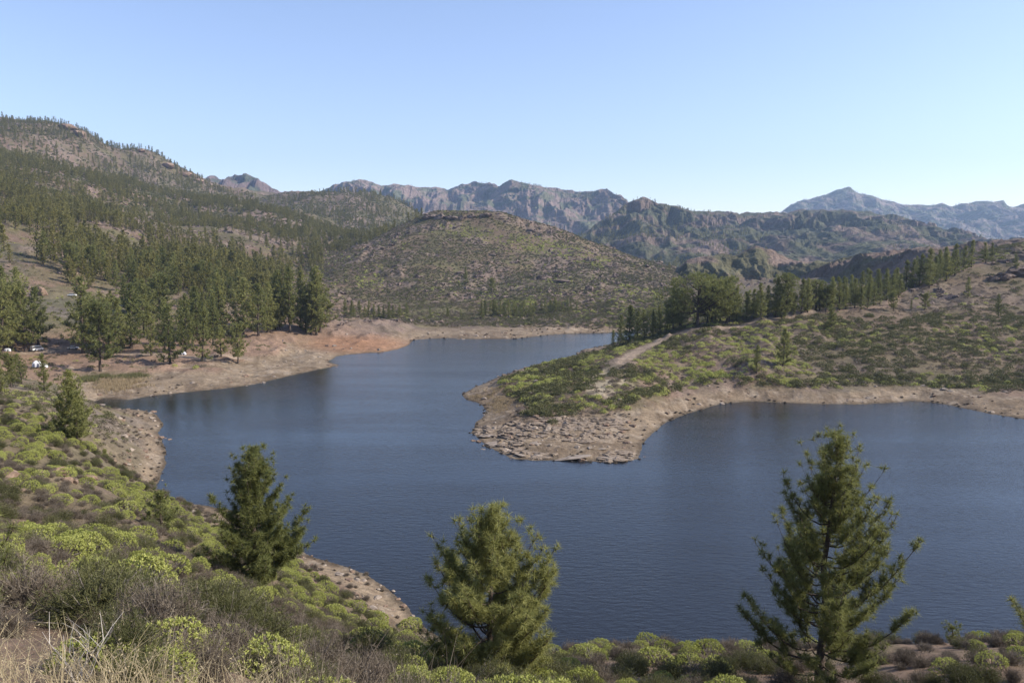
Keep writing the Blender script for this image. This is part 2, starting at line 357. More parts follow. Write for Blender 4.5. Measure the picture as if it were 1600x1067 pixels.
PATHS.append((track([(40,551),(70,549),(100,546),(140,550),(200,552),(260,556),(330,560),(385,562)], 2.8, 270, pathc), 4.0))
base = np.clip(base*(1+0.12*n4[...,None]), 0.02, .7)
# wet edge and lake bed
wet = sstep(-np.abs(S), -1.6, -.2)
base = base*(1-.45*wet[...,None]); base = np.where((S < 0)[...,None], lin(.10,.085,.06), base)
V = np.stack([GX, GY, GZ], -1).reshape(-1, 3); Fg_ = grid_faces(len(rr), len(az))
# close the circle at the centre
c0 = len(V); V = np.vstack([V, [[0, 0, float(GZ[0].mean())]]])
colv = np.vstack([base.reshape(-1, 3), base[0,0][None]])
me = mesh_np('ground', V, Fg_, [M_ground], True, colors=colv)
gr = ob('ground', me, kind='structure')
fan = np.array([[c0, i, i+1] for i in range(len(az)-1)])
ob('ground_centre', mesh_np('ground_centre', V[np.r_[0:len(az), c0]], np.where(fan == c0, len(az), fan), [M_ground], True, colors=colv[np.r_[0:len(az), c0]]), kind='structure')

# ------------------------------------------------------------------ water
mw, t = mat('lake_water'); L = t.links.new
out = nd(t, 'ShaderNodeOutputMaterial'); b = nd(t, 'ShaderNodeBsdfPrincipled', Roughness=0.07, IOR=1.33)
b.inputs['Base Color'].default_value = (0.015, 0.016, 0.019, 1)
ge = nd(t, 'ShaderNodeNewGeometry')
mp = nd(t, 'ShaderNodeMapping'); mp.inputs['Rotation'].default_value = (0, 0, R_(25)); mp.inputs['Scale'].default_value = (0.55, 1.5, 1)
n_a = nd(t, 'ShaderNodeTexNoise', Scale=0.9, Detail=4.0, Roughness=0.6); n_b = nd(t, 'ShaderNodeTexNoise', Scale=0.02, Detail=5.0, Roughness=0.6)
L(ge.outputs['Position'], mp.inputs['Vector']); L(mp.outputs[0], n_a.inputs['Vector']); L(ge.outputs['Position'], n_b.inputs['Vector'])
mr = nd(t, 'ShaderNodeMapRange'); mr.inputs[1].default_value = .35; mr.inputs[2].default_value = .65; mr.inputs[3].default_value = .55; mr.inputs[4].default_value = 1.35
L(n_b.outputs[0], mr.inputs[0])
mp2 = nd(t, 'ShaderNodeMapping'); mp2.inputs['Rotation'].default_value = (0, 0, R_(-18)); mp2.inputs['Scale'].default_value = (0.35, 1.6, 1)
L(ge.outputs['Position'], mp2.inputs['Vector']); L(mp2.outputs[0], n_b.inputs['Vector'])
rr_w = nd(t, 'ShaderNodeMapRange'); rr_w.inputs[1].default_value = .35; rr_w.inputs[2].default_value = .65; rr_w.inputs[3].default_value = .06; rr_w.inputs[4].default_value = .12
L(n_b.outputs[0], rr_w.inputs[0]); L(rr_w.outputs[0], b.inputs['Roughness'])
bp = nd(t, 'ShaderNodeBump', Distance=0.10); L(mr.outputs[0], bp.inputs['Strength']); L(n_a.outputs[0], bp.inputs['Height']); L(bp.outputs[0], b.inputs['Normal'])
L(b.outputs[0], out.inputs[0])
bx0, by0 = LAKE.min(0)-20; bx1, by1 = LAKE.max(0)+20
wm = mesh_np('lake_water', [(bx0,by0,0),(bx1,by0,0),(bx1,by1,0),(bx0,by1,0)], [[0,1,2,3]], [mw])
ob('lake_water', wm, kind='structure')

# ------------------------------------------------------------------ far ranges: lofted through real ridge lines
FARPTS = []
def loft(name, rows, nper, amp, vamp, lam, cfun, px0, px1, npx=420, tree=None):
    """rows: list of polylines [(px, py, depth)...], front (low) to back; nper: rows between them"""
    pxs = np.linspace(px0, px1, npx); R3 = []
    for r in rows:
        r = np.array(r, float)
        py = np.interp(pxs, r[:,0], r[:,1]); D = np.interp(pxs, r[:,0], r[:,2])
        u, y, z = wdir(pxs, py); R3.append(np.stack([u*D/y, D, CAMH+z*D/y], -1))
    P = []; W_ = []
    for k in range(len(rows)-1):
        for q in range(nper[k]+(1 if k == len(rows)-2 else 0)):
            f = q/nper[k]; P.append(R3[k]*(1-f)+R3[k+1]*f); W_.append(amp[k]*(1-f)+amp[k+1]*f)
    P = np.array(P); W_ = np.array(W_)[:,None]
    # gullies run down the slope: noise mostly along the ridge, weak dependence on height
    s = P[...,0]; zz = P[...,2]
    g = ridged(s/lam, zz/(lam*1.6), 5, 71)+0.5*fbm(s/(lam*.3), zz/(lam*.25), 4, 72)
    out_ = P.copy(); out_[...,1] -= g*W_*lam*0.55
    out_[...,2] += fbm(s/(lam*.5), P[...,1]/(lam*.5)+zz/(lam*.9), 4, 73)*vamp*(0.25+W_)
    ck = cfun(out_, g, W_)
    me = mesh_np(name, out_.reshape(-1,3), grid_faces(P.shape[0], npx)[:, ::-1], [M_far], False, colors=ck.reshape(-1,3))
    ob(name, me, kind='structure')
    return out_
def far_col(rock, veg, vthr=0.0, hi=None):
    def f(P, g, w):
        v = sstep(fbm(P[...,0]/70, P[...,2]/45+P[...,1]/90, 5, 81)-vthr, -.15, .2)
        n = fbm(P[...,0]/160, P[...,2]/24, 4, 82)
        c = np.broadcast_to(np.array(rock), P.shape)*(1+.35*n[...,None])
        c = mixc(c, np.broadcast_to(np.array(veg), P.shape), v*.85)
        return np.clip(c, .02, .6)
    return f
# ridge E: cliffs at the centre
E = [(500,303,4700),(512,296,4650),(518,289,4600),(530,285,4600),(560,282,4600),(585,286,4650),(600,291,4800),(640,291,5000),(690,295,5000),(710,290,4900),(735,287,4800),(765,284,4700),(778,291,4600),(790,286,4500),(800,281,4450),(812,287,4450),(828,290,4500),(850,291,4500),(880,295,4500),(900,297,4400),(930,298,4300),(950,298,4200),(972,303,4100),(981,312,4100),(984,322,4100),(1010,335,4100)]
def drop(row, dy, dD): return [(a, b+dy, c+dD) for a, b, c in row]
CLIFF = loft('cliff_mountain', [[(480,420,3300),(700,420,3200),(1020,420,3200)], [(500,318,4400),(600,330,4350),(660,338,3950),(760,335,4100),(880,352,3800),(1010,350,3700)], [(500,312,4500),(560,303,4480),(600,303,4500),(640,305,4400),(700,312,4600),(760,312,4400),(830,318,4250),(900,325,4150),(960,320,4050),(984,328,4050),(1010,338,4060)], E, drop(E, 12, 700)], [40, 30, 44, 6], [.4,.9,1.5,.5,.1], 34, 240, far_col((.19,.14,.12),(.08,.095,.05), .06), 490, 1005, 520)
D_ = [(320,300,3900),(326,278,3900),(335,275,3850),(345,277,3800),(358,279,3800),(372,274,3700),(386,270,3650),(396,276,3650),(405,284,3650),(418,289,3700),(432,298,3700),(450,306,3700),(470,315,3700)]
loft('left_cliff', [[(310,380,3000),(480,380,3000)], [(310,330,3500),(480,335,3500)], [(310,312,3600),(400,305,3450),(480,322,3600)], D_, drop(D_, 14, 500)], [16,16,34,5], [.3,1.0,2.4,.6,.1], 30, 150, far_col((.14,.105,.10),(.07,.085,.055), .02), 318, 470, 200)
# ridge G: pale far right peak
G = [(1180,345,6500),(1215,334,6500),(1236,318,6500),(1262,311,6500),(1290,304,6400),(1305,297,6350),(1328,295,6300),(1340,301,6300),(1356,306,6300),(1385,312,6300),(1408,321,6200),(1430,322,6200),(1462,321,6100),(1470,318,6100),(1485,323,6100),(1505,320,6000),(1530,317,6000),(1568,317,6000),(1574,324,6000),(1584,325,6000),(1600,320,6000),(1640,312,6000),(1700,318,6000),(1800,330,6000)]
PEAK = loft('far_peak', [[(1150,420,4200),(1800,420,4200)], [(1150,372,5200),(1400,362,5100),(1800,365,5000)], [(1150,350,6000),(1300,325,6000),(1450,338,5800),(1560,334,5700),(1800,345,5700)], G, drop(G, 14, 800)], [30,30,36,6], [.6,1.2,1.2,.3,.1], 42, 260, far_col((.21,.17,.15),(.10,.115,.075), .0), 1170, 1790, 460)
# ridge F: mid mountain and mesa on the right
Fr = [(880,392,2500),(905,368,2500),(925,356,2520),(945,344,2550),(960,332,2600),(975,321,2620),(990,314,2640),(1003,311,2650),(1018,313,2680),(1040,318,2700),(1065,326,2760),(1090,331,2820),(1130,333,2900),(1180,334,2950),(1220,332,3000),(1262,330,3000),(1310,329,3000),(1345,333,2950),(1390,336,2900),(1415,341,2850),(1425,352,2800),(1445,361,2750),(1480,367,2700),(1520,374,2650),(1545,380,2600),(1600,388,2600),(1800,392,2600)]
Fc = [(880,394,2480),(940,360,2450),(1000,328,2560),(1050,338,2600),(1100,350,2560),(1130,348,2650),(1180,346,2600),(1220,348,2580),(1260,342,2600),(1300,340,2560),(1340,342,2540),(1400,345,2520),(1425,356,2520),(1480,369,2500),(1545,382,2500),(1800,394,2500)]
Fb = [(880,396,2440),(940,375,2350),(1000,345,2460),(1050,360,2450),(1100,362,2460),(1130,360,2540),(1180,357,2520),(1220,360,2500),(1260,358,2520),(1300,354,2490),(1340,352,2480),(1400,354,2470),(1425,361,2470),(1480,374,2440),(1545,388,2440),(1800,400,2440)]
MESA = loft('mesa_mountain', [[(860,450,1500),(1100,440,1450),(1250,430,1500),(1500,420,1500),(1800,420,1500)], [(880,410,2000),(1000,400,1900),(1200,392,1900),(1350,385,1950),(1500,388,1950),(1800,400,1900)], Fb, Fc, Fr, drop(Fr, 10, 600)], [46, 40, 14, 16, 5], [.4,.8,1.3,1.5,.25,.1], 22, 125, far_col((.15,.112,.09),(.07,.08,.042), -.08), 885, 1790, 640)
# scarp hill on the right, behind the pines
Hc = [(1040,452,900),(1060,418,1000),(1072,407,1020),(1100,403,1030),(1130,400,1030),(1152,397,1030),(1165,390,1030),(1178,386,1030),(1196,390,1030),(1215,398,1030),(1232,404,1030),(1262,412,1010),(1300,410,1000),(1340,402,980),(1400,394,950),(1450,391,930),(1490,388,900),(1505,384,900),(1540,384,880),(1560,379,870),(1600,381,860),(1700,385,850),(1800,390,850)]
Hu = [(1040,462,850),(1070,425,900),(1110,418,935),(1135,420,945),(1190,421,950),(1215,441,935),(1250,427,900),(1300,414,835),(1345,405,785),(1400,399,735),(1450,396,700),(1550,386,690),(1800,396,690)]
Hl = [(1040,466,840),(1070,438,880),(1110,436,915),(1135,446,920),(1190,447,915),(1215,450,915),(1250,448,872),(1300,446,805),(1345,436,760),(1400,416,718),(1450,401,688),(1550,391,680),(1800,403,680)]
SCARP = loft('scarp_hill', [[(1030,500,640),(1250,490,640),(1400,470,600),(1800,450,600)], Hl, Hu, Hc, drop(Hc, 8, 200)], [30,22,26,4], [.4,1.1,1.2,.4,.1], 8, 45, far_col((.17,.125,.10),(.10,.10,.05), -.05), 1045, 1790, 460)
print('ranges', round(time.time()-T0, 1), 's')

# ------------------------------------------------------------------ plant builders (numpy)
def unit(v): return v/np.maximum(np.linalg.norm(v, axis=-1, keepdims=True), 1e-9)
def blades(cent, dirs, n, length, width, spread, r=rng, droop=0.0, lenvar=.3):
    """n thin triangles radiating from every centre round its direction"""
    k = len(cent); c = np.repeat(cent, n, 0); d = np.repeat(unit(dirs), n, 0)
    d = unit(d*(1-spread)+unit(r.normal(size=(k*n, 3)))*spread*1.25)
    ln = length*(1+lenvar*r.uniform(-1, 1, (k*n, 1)))*(np.repeat(np.asarray(1.0), 1))
    side = unit(np.cross(d, r.normal(size=d.shape)))*width*.5
    tip = c+d*ln; tip[:,2] -= (droop*ln[:,0])
    V = np.stack([c-side, c+side, tip], 1).reshape(-1, 3)
    Fc_ = np.arange(len(V)).reshape(-1, 3)
    tint = np.repeat(r.uniform(0, 1, k*n), 3)
    return V, Fc_, tint
def cards(cent, size, r=rng, up=0.3, asp=.6):
    k = len(cent); a = unit(r.normal(size=(k,3))+np.array([0,0,up])); b_ = unit(np.cross(a, r.normal(size=(k,3))))
    sz = size*(1+.4*r.uniform(-1,1,(k,1)))
    V = np.stack([cent-a*sz*.5, cent+b_*sz*asp*.5, cent+a*sz*.5, cent-b_*sz*asp*.5], 1).reshape(-1,3)
    return V, np.arange(len(V)).reshape(-1,4), np.repeat(r.uniform(0,1,k), 4)
def tube(P, rad, n=6):
    P = np.asarray(P, float); k = len(P); T = np.gradient(P, axis=0); T = unit(T)
    ref = np.where(np.abs(T[:,2:3]) > .9, np.array([[1.,0,0]]), np.array([[0,0,1.]]))
    a = unit(np.cross(T, ref)); b_ = np.cross(T, a); th = np.linspace(0, 2*math.pi, n, endpoint=False)
    V = P[:,None]+np.asarray(rad)[:,None,None]*(np.cos(th)[None,:,None]*a[:,None]+np.sin(th)[None,:,None]*b_[:,None])
    i = np.arange(k-1)[:,None]*n+np.arange(n)[None]; j = np.arange(k-1)[:,None]*n+(np.arange(n)[None]+1) % n
    return V.reshape(-1,3), np.stack([i, j, j+n, i+n], -1).reshape(-1,4)
def cat(parts):
    Vs, Fs, o = [], [], 0
    for v, f in parts: Vs.append(v); Fs.append(f+o); o += len(v)
    return np.vstack(Vs), np.vstack(Fs)
def pine_parts(h, wid, crown0, seed, tufts_per_m, n_needle, nlen, nwid, prof='cone', whorl=.5, lean=0, mat_n=None, limbs=True, gap=.15, limbn=5, lump=0.35, subm=3.0, jit=.05, up=.28, q0=.25, sprd=.62):
    r = np.random.default_rng(seed)
    zs = np.linspace(0, h, 9); wob = np.column_stack([np.cumsum(r.normal(0, .012*h, 9))*.5, np.cumsum(r.normal(0, .012*h, 9))*.5]); wob -= wob[0]
    wob[:,0] += lean*zs
    TP = np.column_stack([wob, zs]); tr = (h*.0135+.035)*(1-zs/h)**.8+.015; tr[0] *= 1.35
    trunk = [tube(TP, tr, 8)]; limb = []; cen = []; dr = []
    z = crown0*h
    while z < h*.985:
        t = (z-crown0*h)/(h*(1-crown0))
        if prof == 'cone': w = wid*.5*((1-t)**.85*.98+.05)*min(1, .62+t*2.2)
        elif prof == 'col': w = wid*.5*(min(1, (1-t)*2.4)**.7)*min(1, .6+t*2)
        elif prof == 'egg': w = wid*.5*min(1, (1-t)*1.3+.03)**.85*min(1, .75+t*1.2)
        elif prof == 'round': w = wid*.5*math.sqrt(max(.02, 1-(2*t-.85)**2/1.4))
        else: w = wid*.5*math.sqrt(max(.02, 1-((t-.55)/.62)**2))
        nb = r.integers(3, 6); a0 = r.uniform(0, 6.28)
        for b_ in range(nb):
            if r.random() < gap: continue
            a = a0+b_*6.283/nb+r.normal(0, .25); ln = w*r.uniform(1-lump*1.5, 1+lump*.6)
            base = np.array([np.interp(z, zs, TP[:,0]), np.interp(z, zs, TP[:,1]), z+r.normal(0, whorl*.2)])
            rise = up+.75*t+r.normal(0, .12)
            q = np.linspace(0, 1, limbn)[:,None]; hd = np.array([math.cos(a), math.sin(a), 0])
            side = np.array([-math.sin(a), math.cos(a), 0])*r.normal(0, .12)
            P = base+hd*ln*q+side*ln*q**2+np.array([0,0,1.])*ln*(rise*q**1.7-.12*np.sin(q*3.1))
            rr_ = max(.010, .019*ln)*(1-q[:,0]*.85)
            if limbs: limb.append(tube(P, rr_, 4))
            nb_ = max(3, int(ln*subm)); qs = np.sort(r.uniform(.12 if t > .6 else q0, 1.0, nb_)); qs[-1] = 1.0
            for q_ in qs:
                s0 = np.array([np.interp(q_, q[:,0], P[:,i]) for i in range(3)])
                sg = r.choice([-1, 1]); ax = unit(P[-1]-P[-2])
                sd3 = unit(ax*r.uniform(.5,1.0)+np.array([-hd[1], hd[0], 0])*sg*(0 if q_ == 1.0 else r.uniform(.3,1.0))+np.array([0,0,1.])*r.uniform(.05,.5)*(1+(up-.28)*3))
                sl = min(1.0, .16+.30*ln*(1.15-q_))*r.uniform(.6,1.2)
                if limbs: limb.append(tube([s0, s0+sd3*sl*.6, s0+sd3*sl+np.array([0,0,.12*sl])], [.012+.004*ln,.008+.002*ln,.005], 3))
                m = max(1, int(round(sl*tufts_per_m))); f_ = (np.arange(m)+r.uniform(.3,1,m))/m
                pc = s0+sd3*sl*f_[:,None]+np.array([0,0,.12*sl])*f_[:,None]**2+r.normal(size=(m,3))*jit
                cen.append(pc); dr.append(np.tile(unit(sd3+np.array([0,0,.45])), (m,1)))
        z += whorl*r.uniform(.7, 1.3)*(1-.35*t)
    top = TP[-1]+np.column_stack([r.normal(0,.04,12), r.normal(0,.04,12), -r.uniform(0,.06*h,12)]); cen.append(top); dr.append(np.tile([0,0,1.],(12,1)))
    cen = np.vstack(cen); dr = np.vstack(dr)
    Vn, Fn, tn = blades(cen, dr, n_needle, nlen, nwid, sprd, r)
    tn = tn*.55+.45*np.repeat(r.uniform(0,1,len(cen)), n_needle*3)
    tv, tf = cat(trunk); lb = cat(limb) if limb else None
    mt = mesh_np('trunk', tv, tf, [M_bark], True)
    ml = mesh_np('limbs', lb[0], lb[1], [M_bark], True) if limb else None
    mc = mesh_np('crown', Vn, Fn, [mat_n or M_needle], False, colors=np.column_stack([tn]*3))
    return mt, ml, mc

PINES = []   # mid-distance variants (trunk, crown), unit height 10 m scaled
specs = [('cone',10,4.8,.06),('cone',10,4.2,.05),('egg',10,4.2,.07),('egg',10,4.8,.10),('round',10,5.6,.2),('cone',10,5.4,.08),('egg',10,5.2,.13),('round',10,5.0,.15)]
for i, (pf, h, w, c0) in enumerate(specs):
    mt, ml, mc = pine_parts(h, w, c0, 100+i, 4.2, 10, .42, .11, pf, .45, gap=.15, lump=.5, subm=3.4, jit=.12)
    # limbs go with the trunk mesh of a mid-distance tree
    PINES.append((mt, ml, mc, w))
FARP = []
for i, (pf, h, w, c0) in enumerate(specs[:5]):
    mt, ml, mc = pine_parts(h, w*1.05, c0, 200+i, 2.4, 5, .65, .32, pf, .75, gap=.22, mat_n=M_needle_far, limbs=False, lump=.5, subm=1.5, jit=.12)
    FARP.append((mt, mc))
def dome_shrub(seed, nros, nleaf, lsize, lw, rx=1., rz=.72, m=None, stems=70, lobes=5, lift=.0):
    r = np.random.default_rng(seed)
    d = unit(r.normal(size=(nros,3))); d[:,2] = np.abs(d[:,2])*1.05-.12; d = unit(d)
    lob = unit(np.column_stack([r.normal(size=(lobes,2)), np.abs(r.normal(size=lobes))]))
    k = 1+.20*np.max(d@lob.T, 1)**6-.12+r.normal(0,.035,nros)
    P = d*k[:,None]*np.array([rx,rx,rz]); P[:,2] += .12+lift
    V1, F1, t1 = blades(P, d+np.array([0,0,.35]), nleaf, lsize, lw, .72, r)
    t1 = t1*.5+.5*np.repeat(r.uniform(0,1,nros), nleaf*3)
    mf = mesh_np('foliage', V1, F1, [m or M_euph], False, colors=np.column_stack([t1]*3))
    st = []
    for i in range(stems):
        p = P[r.integers(nros)]*.97; st.append(tube([[p[0]*.08,p[1]*.08,-.1],[p[0]*.5,p[1]*.5,p[2]*.42],p], [.022,.016,.008], 3))
    sv_, sf_ = cat(st); ms = mesh_np('stems', sv_, sf_, [M_stem], False)
    return mf, ms
EUPH = [dome_shrub(300+i, 300+40*i, 9, .085, .05) for i in range(4)]
def twig_shrub(seed, nb, nt, m, wid=.02, h=1., flat=.9, tl=.25, tw=.02):
    r = np.random.default_rng(seed)
    d = unit(np.column_stack([r.normal(size=(nb,2))*flat, np.abs(r.normal(size=nb))+.35])); L_ = r.uniform(.7,1.1,nb)*h
    st = [tube([[0,0,-.1], d[i]*L_[i]*.5+[0,0,.05], d[i]*L_[i]], [.02,.012,.005], 3) for i in range(min(nb, 60))]
    sv_, sf_ = cat(st); ms = mesh_np('stems', sv_, sf_, [M_stem], False)
    q = r.uniform(.35, 1, (nb, nt)); P = (d[:,None]*(L_[:,None]*q)[...,None]+r.normal(size=(nb,nt,3))*.07).reshape(-1,3)
    Vb, Fb_, tb = blades(P, np.repeat(d, nt, 0)+np.array([0,0,.5]), 5, tl, tw, .45, r)
    mf = mesh_np('twigs', Vb, Fb_, [m], False, colors=np.column_stack([tb]*3))
    return mf, ms
GREEN = [twig_shrub(400+i, 230, 9, M_green, tl=.11, tw=.013) for i in range(3)]
DRY = [twig_shrub(420+i, 150, 8, M_dry, h=.8, flat=1.2, tl=.17, tw=.008) for i in range(3)]
# low-poly shrubs for the far scatter
def lowshrub(seed, m, n=34, size=.5):
    r = np.random.default_rng(seed); d = unit(r.normal(size=(n,3))); d[:,2] = np.abs(d[:,2])
    P = d*np.array([1,1,.62])*r.uniform(.55,1,(n,1))
    V_, F_, t_ = cards(P, size, r, asp=.8)
    return mesh_np('shrub', V_, F_, [m], False, colors=np.column_stack([t_]*3))
LOW = [lowshrub(500, M_green), lowshrub(501, M_green), lowshrub(502, M_dry), lowshrub(503, M_euph), lowshrub(504, M_euph)]
def midshrub(seed, m, n=150, size=.2):
    r = np.random.default_rng(seed); d = unit(r.normal(size=(n,3))); d[:,2] = np.abs(d[:,2])
    P = d*np.array([1,1,.66])*r.uniform(.6,1,(n,1))
    V_, F_, t_ = cards(P, size, r, asp=.6)
    return mesh_np('shrub', V_, F_, [m], False, colors=np.column_stack([t_]*3))
MID = [midshrub(510, M_green), midshrub(511, M_green), midshrub(512, M_dry), midshrub(513, M_dry), midshrub(514, M_euph), midshrub(515, M_euph)]
def rock_mesh(seed, m, sub=3, flat=.7, rough=.28, name='boulder'):
    import bmesh
    bm = bmesh.new(); bmesh.ops.create_icosphere(bm, subdivisions=sub, radius=1)
    r = np.random.default_rng(seed); pl = unit(r.normal(size=(9,3))); pd = r.uniform(.5,.9,9)
    for v in bm.verts:
        p = np.array(v.co)
        for q, dd in zip(pl, pd):
            e = p@q-dd
            if e > 0: p = p-q*e*.92
        p = p*(1+rough*.9*float(fbm(np.array([p[0]*2.3+seed]), np.array([p[1]*2.3+p[2]*1.9]), 3, seed)[0])+rough*.15*(r.random()-.5)); p[2] *= flat; v.co = p
    me_ = bpy.data.meshes.new(name); bm.to_mesh(me_); bm.free(); me_.materials.append(m); return me_
ROCK = [rock_mesh(600+i, M_rock, 2) for i in range(4)]
ROCKR = [rock_mesh(620+i, M_rockr, 2) for i in range(4)]
ROCKD = [rock_mesh(640+i, M_rockd, 3, .9, .8) for i in range(4)]
SLAB = [rock_mesh(660+i, M_rock, 3, .22, .12, 'slab') for i in range(4)]
M_slab = plain_mat('tan_shelf_rock', (.15,.115,.085), (.27,.215,.165), 1.1, .9, .9)
SLABT = [rock_mesh(680+i, M_slab, 3, .2, .5, 'slab') for i in range(5)]
print('plants', round(time.time()-T0, 1), 's')

# ------------------------------------------------------------------ stuff scatter through geometry nodes
def scatter_stuff(name, pts, rotz, scl, idx, meshes, label):
    """meshes: list of lists of mesh data (parts of one instance)"""
    src = bpy.data.collections.new(name+'_source')
    for i, ms in enumerate(meshes):
        sub = bpy.data.collections.new('%s_%02d' % (name, i)); src.children.link(sub)
        for m_ in ms: o = bpy.data.objects.new('piece', m_); sub.objects.link(o)
    me_ = bpy.data.meshes.new(name); me_.vertices.add(len(pts)); me_.vertices.foreach_set('co', np.asarray(pts, np.float32).ravel())
    for nm, typ, arr in (('rotz','FLOAT',rotz),('scl','FLOAT_VECTOR',scl),('idx','INT',idx)):
        a = me_.attributes.new(nm, typ, 'POINT'); a.data.foreach_set('vector' if typ == 'FLOAT_VECTOR' else 'value', np.asarray(arr, np.int32 if typ == 'INT' else np.float32).ravel())
    o = ob(name, me_, kind='stuff', label=label)
    ng = bpy.data.node_groups.new(name, 'GeometryNodeTree')
    ng.interface.new_socket('Geometry', in_out='INPUT', socket_type='NodeSocketGeometry'); ng.interface.new_socket('Geometry', in_out='OUTPUT', socket_type='NodeSocketGeometry')
    gi = ng.nodes.new('NodeGroupInput'); go = ng.nodes.new('NodeGroupOutput')
    ci = ng.nodes.new('GeometryNodeCollectionInfo'); ci.inputs['Collection'].default_value = src; ci.inputs['Separate Children'].default_value = True; ci.inputs['Reset Children'].default_value = True
    ip = ng.nodes.new('GeometryNodeInstanceOnPoints'); ip.inputs['Pick Instance'].default_value = True
    def na(nm, dt):
        n = ng.nodes.new('GeometryNodeInputNamedAttribute'); n.data_type = dt; n.inputs['Name'].default_value = nm; return n.outputs['Attribute']
    cx = ng.nodes.new('ShaderNodeCombineXYZ'); l = ng.links.new
    l(na('rotz','FLOAT'), cx.inputs['Z']); l(cx.outputs[0], ip.inputs['Rotation']); l(na('scl','FLOAT_VECTOR'), ip.inputs['Scale']); l(na('idx','INT'), ip.inputs['Instance Index'])
    l(gi.outputs[0], ip.inputs['Points']); l(ci.outputs[0], ip.inputs['Instance']); l(ip.outputs[0], go.inputs[0])
    md = o.modifiers.new('scatter', 'NODES'); md.node_group = ng
    return o

# ------------------------------------------------------------------ visibility by terrain: is a ground point seen from the camera?
def horizon_grid():
    el = (GZ-CAMH)/RR; return np.maximum.accumulate(el, axis=0)
HG = horizon_grid()
def visible(X, Y, Z, hgt):
    a = np.arctan2(X, Y); r = np.hypot(X, Y); l = np.log(np.clip(r*.985, rr[0], rr[-1]*.999))
    i = np.clip(np.searchsorted(az, a), 0, len(az)-1); j = np.clip(np.searchsorted(lrr, l)-1, 0, len(rr)-1)
    return (Z+hgt-CAMH)/r > HG[j,i]
def near_path(X, Y, pad=0):
    m = np.zeros(X.shape, bool)
    for P, w in PATHS:
        for i in range(len(P)-1):
            ax, ay = P[i]; dx, dy = P[i+1]-P[i]
            t = np.clip(((X-ax)*dx+(Y-ay)*dy)/(dx*dx+dy*dy+1e-9), 0, 1)
            m |= np.hypot(X-ax-t*dx, Y-ay-t*dy) < w+pad
    return m
def cand(n, r0, r1, seed, a0=-.66, a1=.66, pw=1.0):
    r = np.random.default_rng(seed)
    a = r.uniform(a0, a1, n); rad = np.exp(r.uniform(math.log(r0), math.log(r1), n)) if pw == 0 else (r.uniform(0,1,n)*(r1**pw-r0**pw)+r0**pw)**(1/pw)
    X = rad*np.sin(a); Y = rad*np.cos(a); Z = zat(X, Y); px, py, f = project(X, Y, Z)
    return X, Y, Z, px, py, sat(X, Y)

# ------------------------------------------------------------------ pine positions
P_all = []   # x, y, z, height, variant, zone
def addp(px, py, hpx, var, zone, dmin=100, lab=None):
    x, y, z = hit(px, py, dmin); P_all.append([x, y, z, hpx*y/F*(.88 if zone == 'grove' else 1.0), var, zone, lab])
# hand-placed ones one can point at in the photo
hand = [(237,556,88,0),(266,569,100,0),(258,548,92,3),(290,552,100,2),(315,565,92,0),(334,540,85,6),(346,558,55,3),(372,568,70,4),(130,552,130,6),(157,580,120,4),(205,545,110,2),(186,552,95,5),
 (345,520,100,2),(380,522,95,6),(404,525,90,3),(418,520,85,2),(430,515,90,5),(436,516,100,2),(453,520,110,6),(470,512,95,2),(486,522,88,3),(495,524,115,2),(500,520,110,6),(478,520,70,0),
 (310,530,90,6),(283,540,80,2),(170,545,90,4),(140,540,90,6),(40,550,120,6),(15,545,140,6),(2,560,130,4),(30,530,120,2),(60,540,100,5),(225,520,90,6),(250,500,80,4)]
for px, py, hp, v in hand: addp(px, py, hp*.9, v, 'camp', 250)
for px, py, hp, v in [(18,606,55,4),(70,612,60,0),(2,612,70,5),(35,600,48,3)]: addp(px, py, hp, v, 'shelf', 120)
cone = [(962,536,48,2),(975,534,62,1),(988,532,50,0),(1000,524,46,3),(1012,522,40,5),(1024,515,42,2),(1035,512,36,0),(950,540,30,1)]
for px, py, hp, v in cone: addp(px+8, py+5, hp, v, 'neck', 250)
grove = [(1050,512,70,6),(1062,514,60,4),(1105,506,78,7),(1125,503,72,4),(1140,505,66,6),(1118,508,50,3),(1150,503,60,2),(1166,500,50,1),(1176,497,50,5),(1190,500,62,2),(1200,497,56,6),(1212,496,68,2),(1228,494,70,6),(1222,500,45,3),
 (1240,492,40,1),(1252,490,60,0),(1262,488,58,2),(1290,488,45,4),(1300,487,55,1),(1312,485,58,0),(1322,484,40,1),(1335,482,52,5),(1345,484,40,1),(1355,482,45,0),(1365,478,40,2),(1375,476,38,1),(1385,470,48,0),(1392,468,44,3),(1404,466,42,5),(1415,452,50,0),(1425,450,50,1),(1436,448,56,0),(1447,446,62,0),(1452,450,50,3),(1462,443,48,1),(1478,440,52,5),(1492,431,54,0),(1505,424,44,3),(1518,418,48,1),(1540,412,36,5),(1550,410,34,0),(1396,486,35,4),
 (1280,486,50,1),(1330,474,50,1),(1345,470,50,2),(1372,465,45,1),(1358,466,48,0),(1385,458,42,2),(1270,482,46,1),(1300,478,50,0),(1318,476,48,2),(1400,458,44,1),(1470,436,44,0),(1487,430,40,2)]
for px, py, hp, v in grove: addp(px, py, hp, v, 'grove', 280)
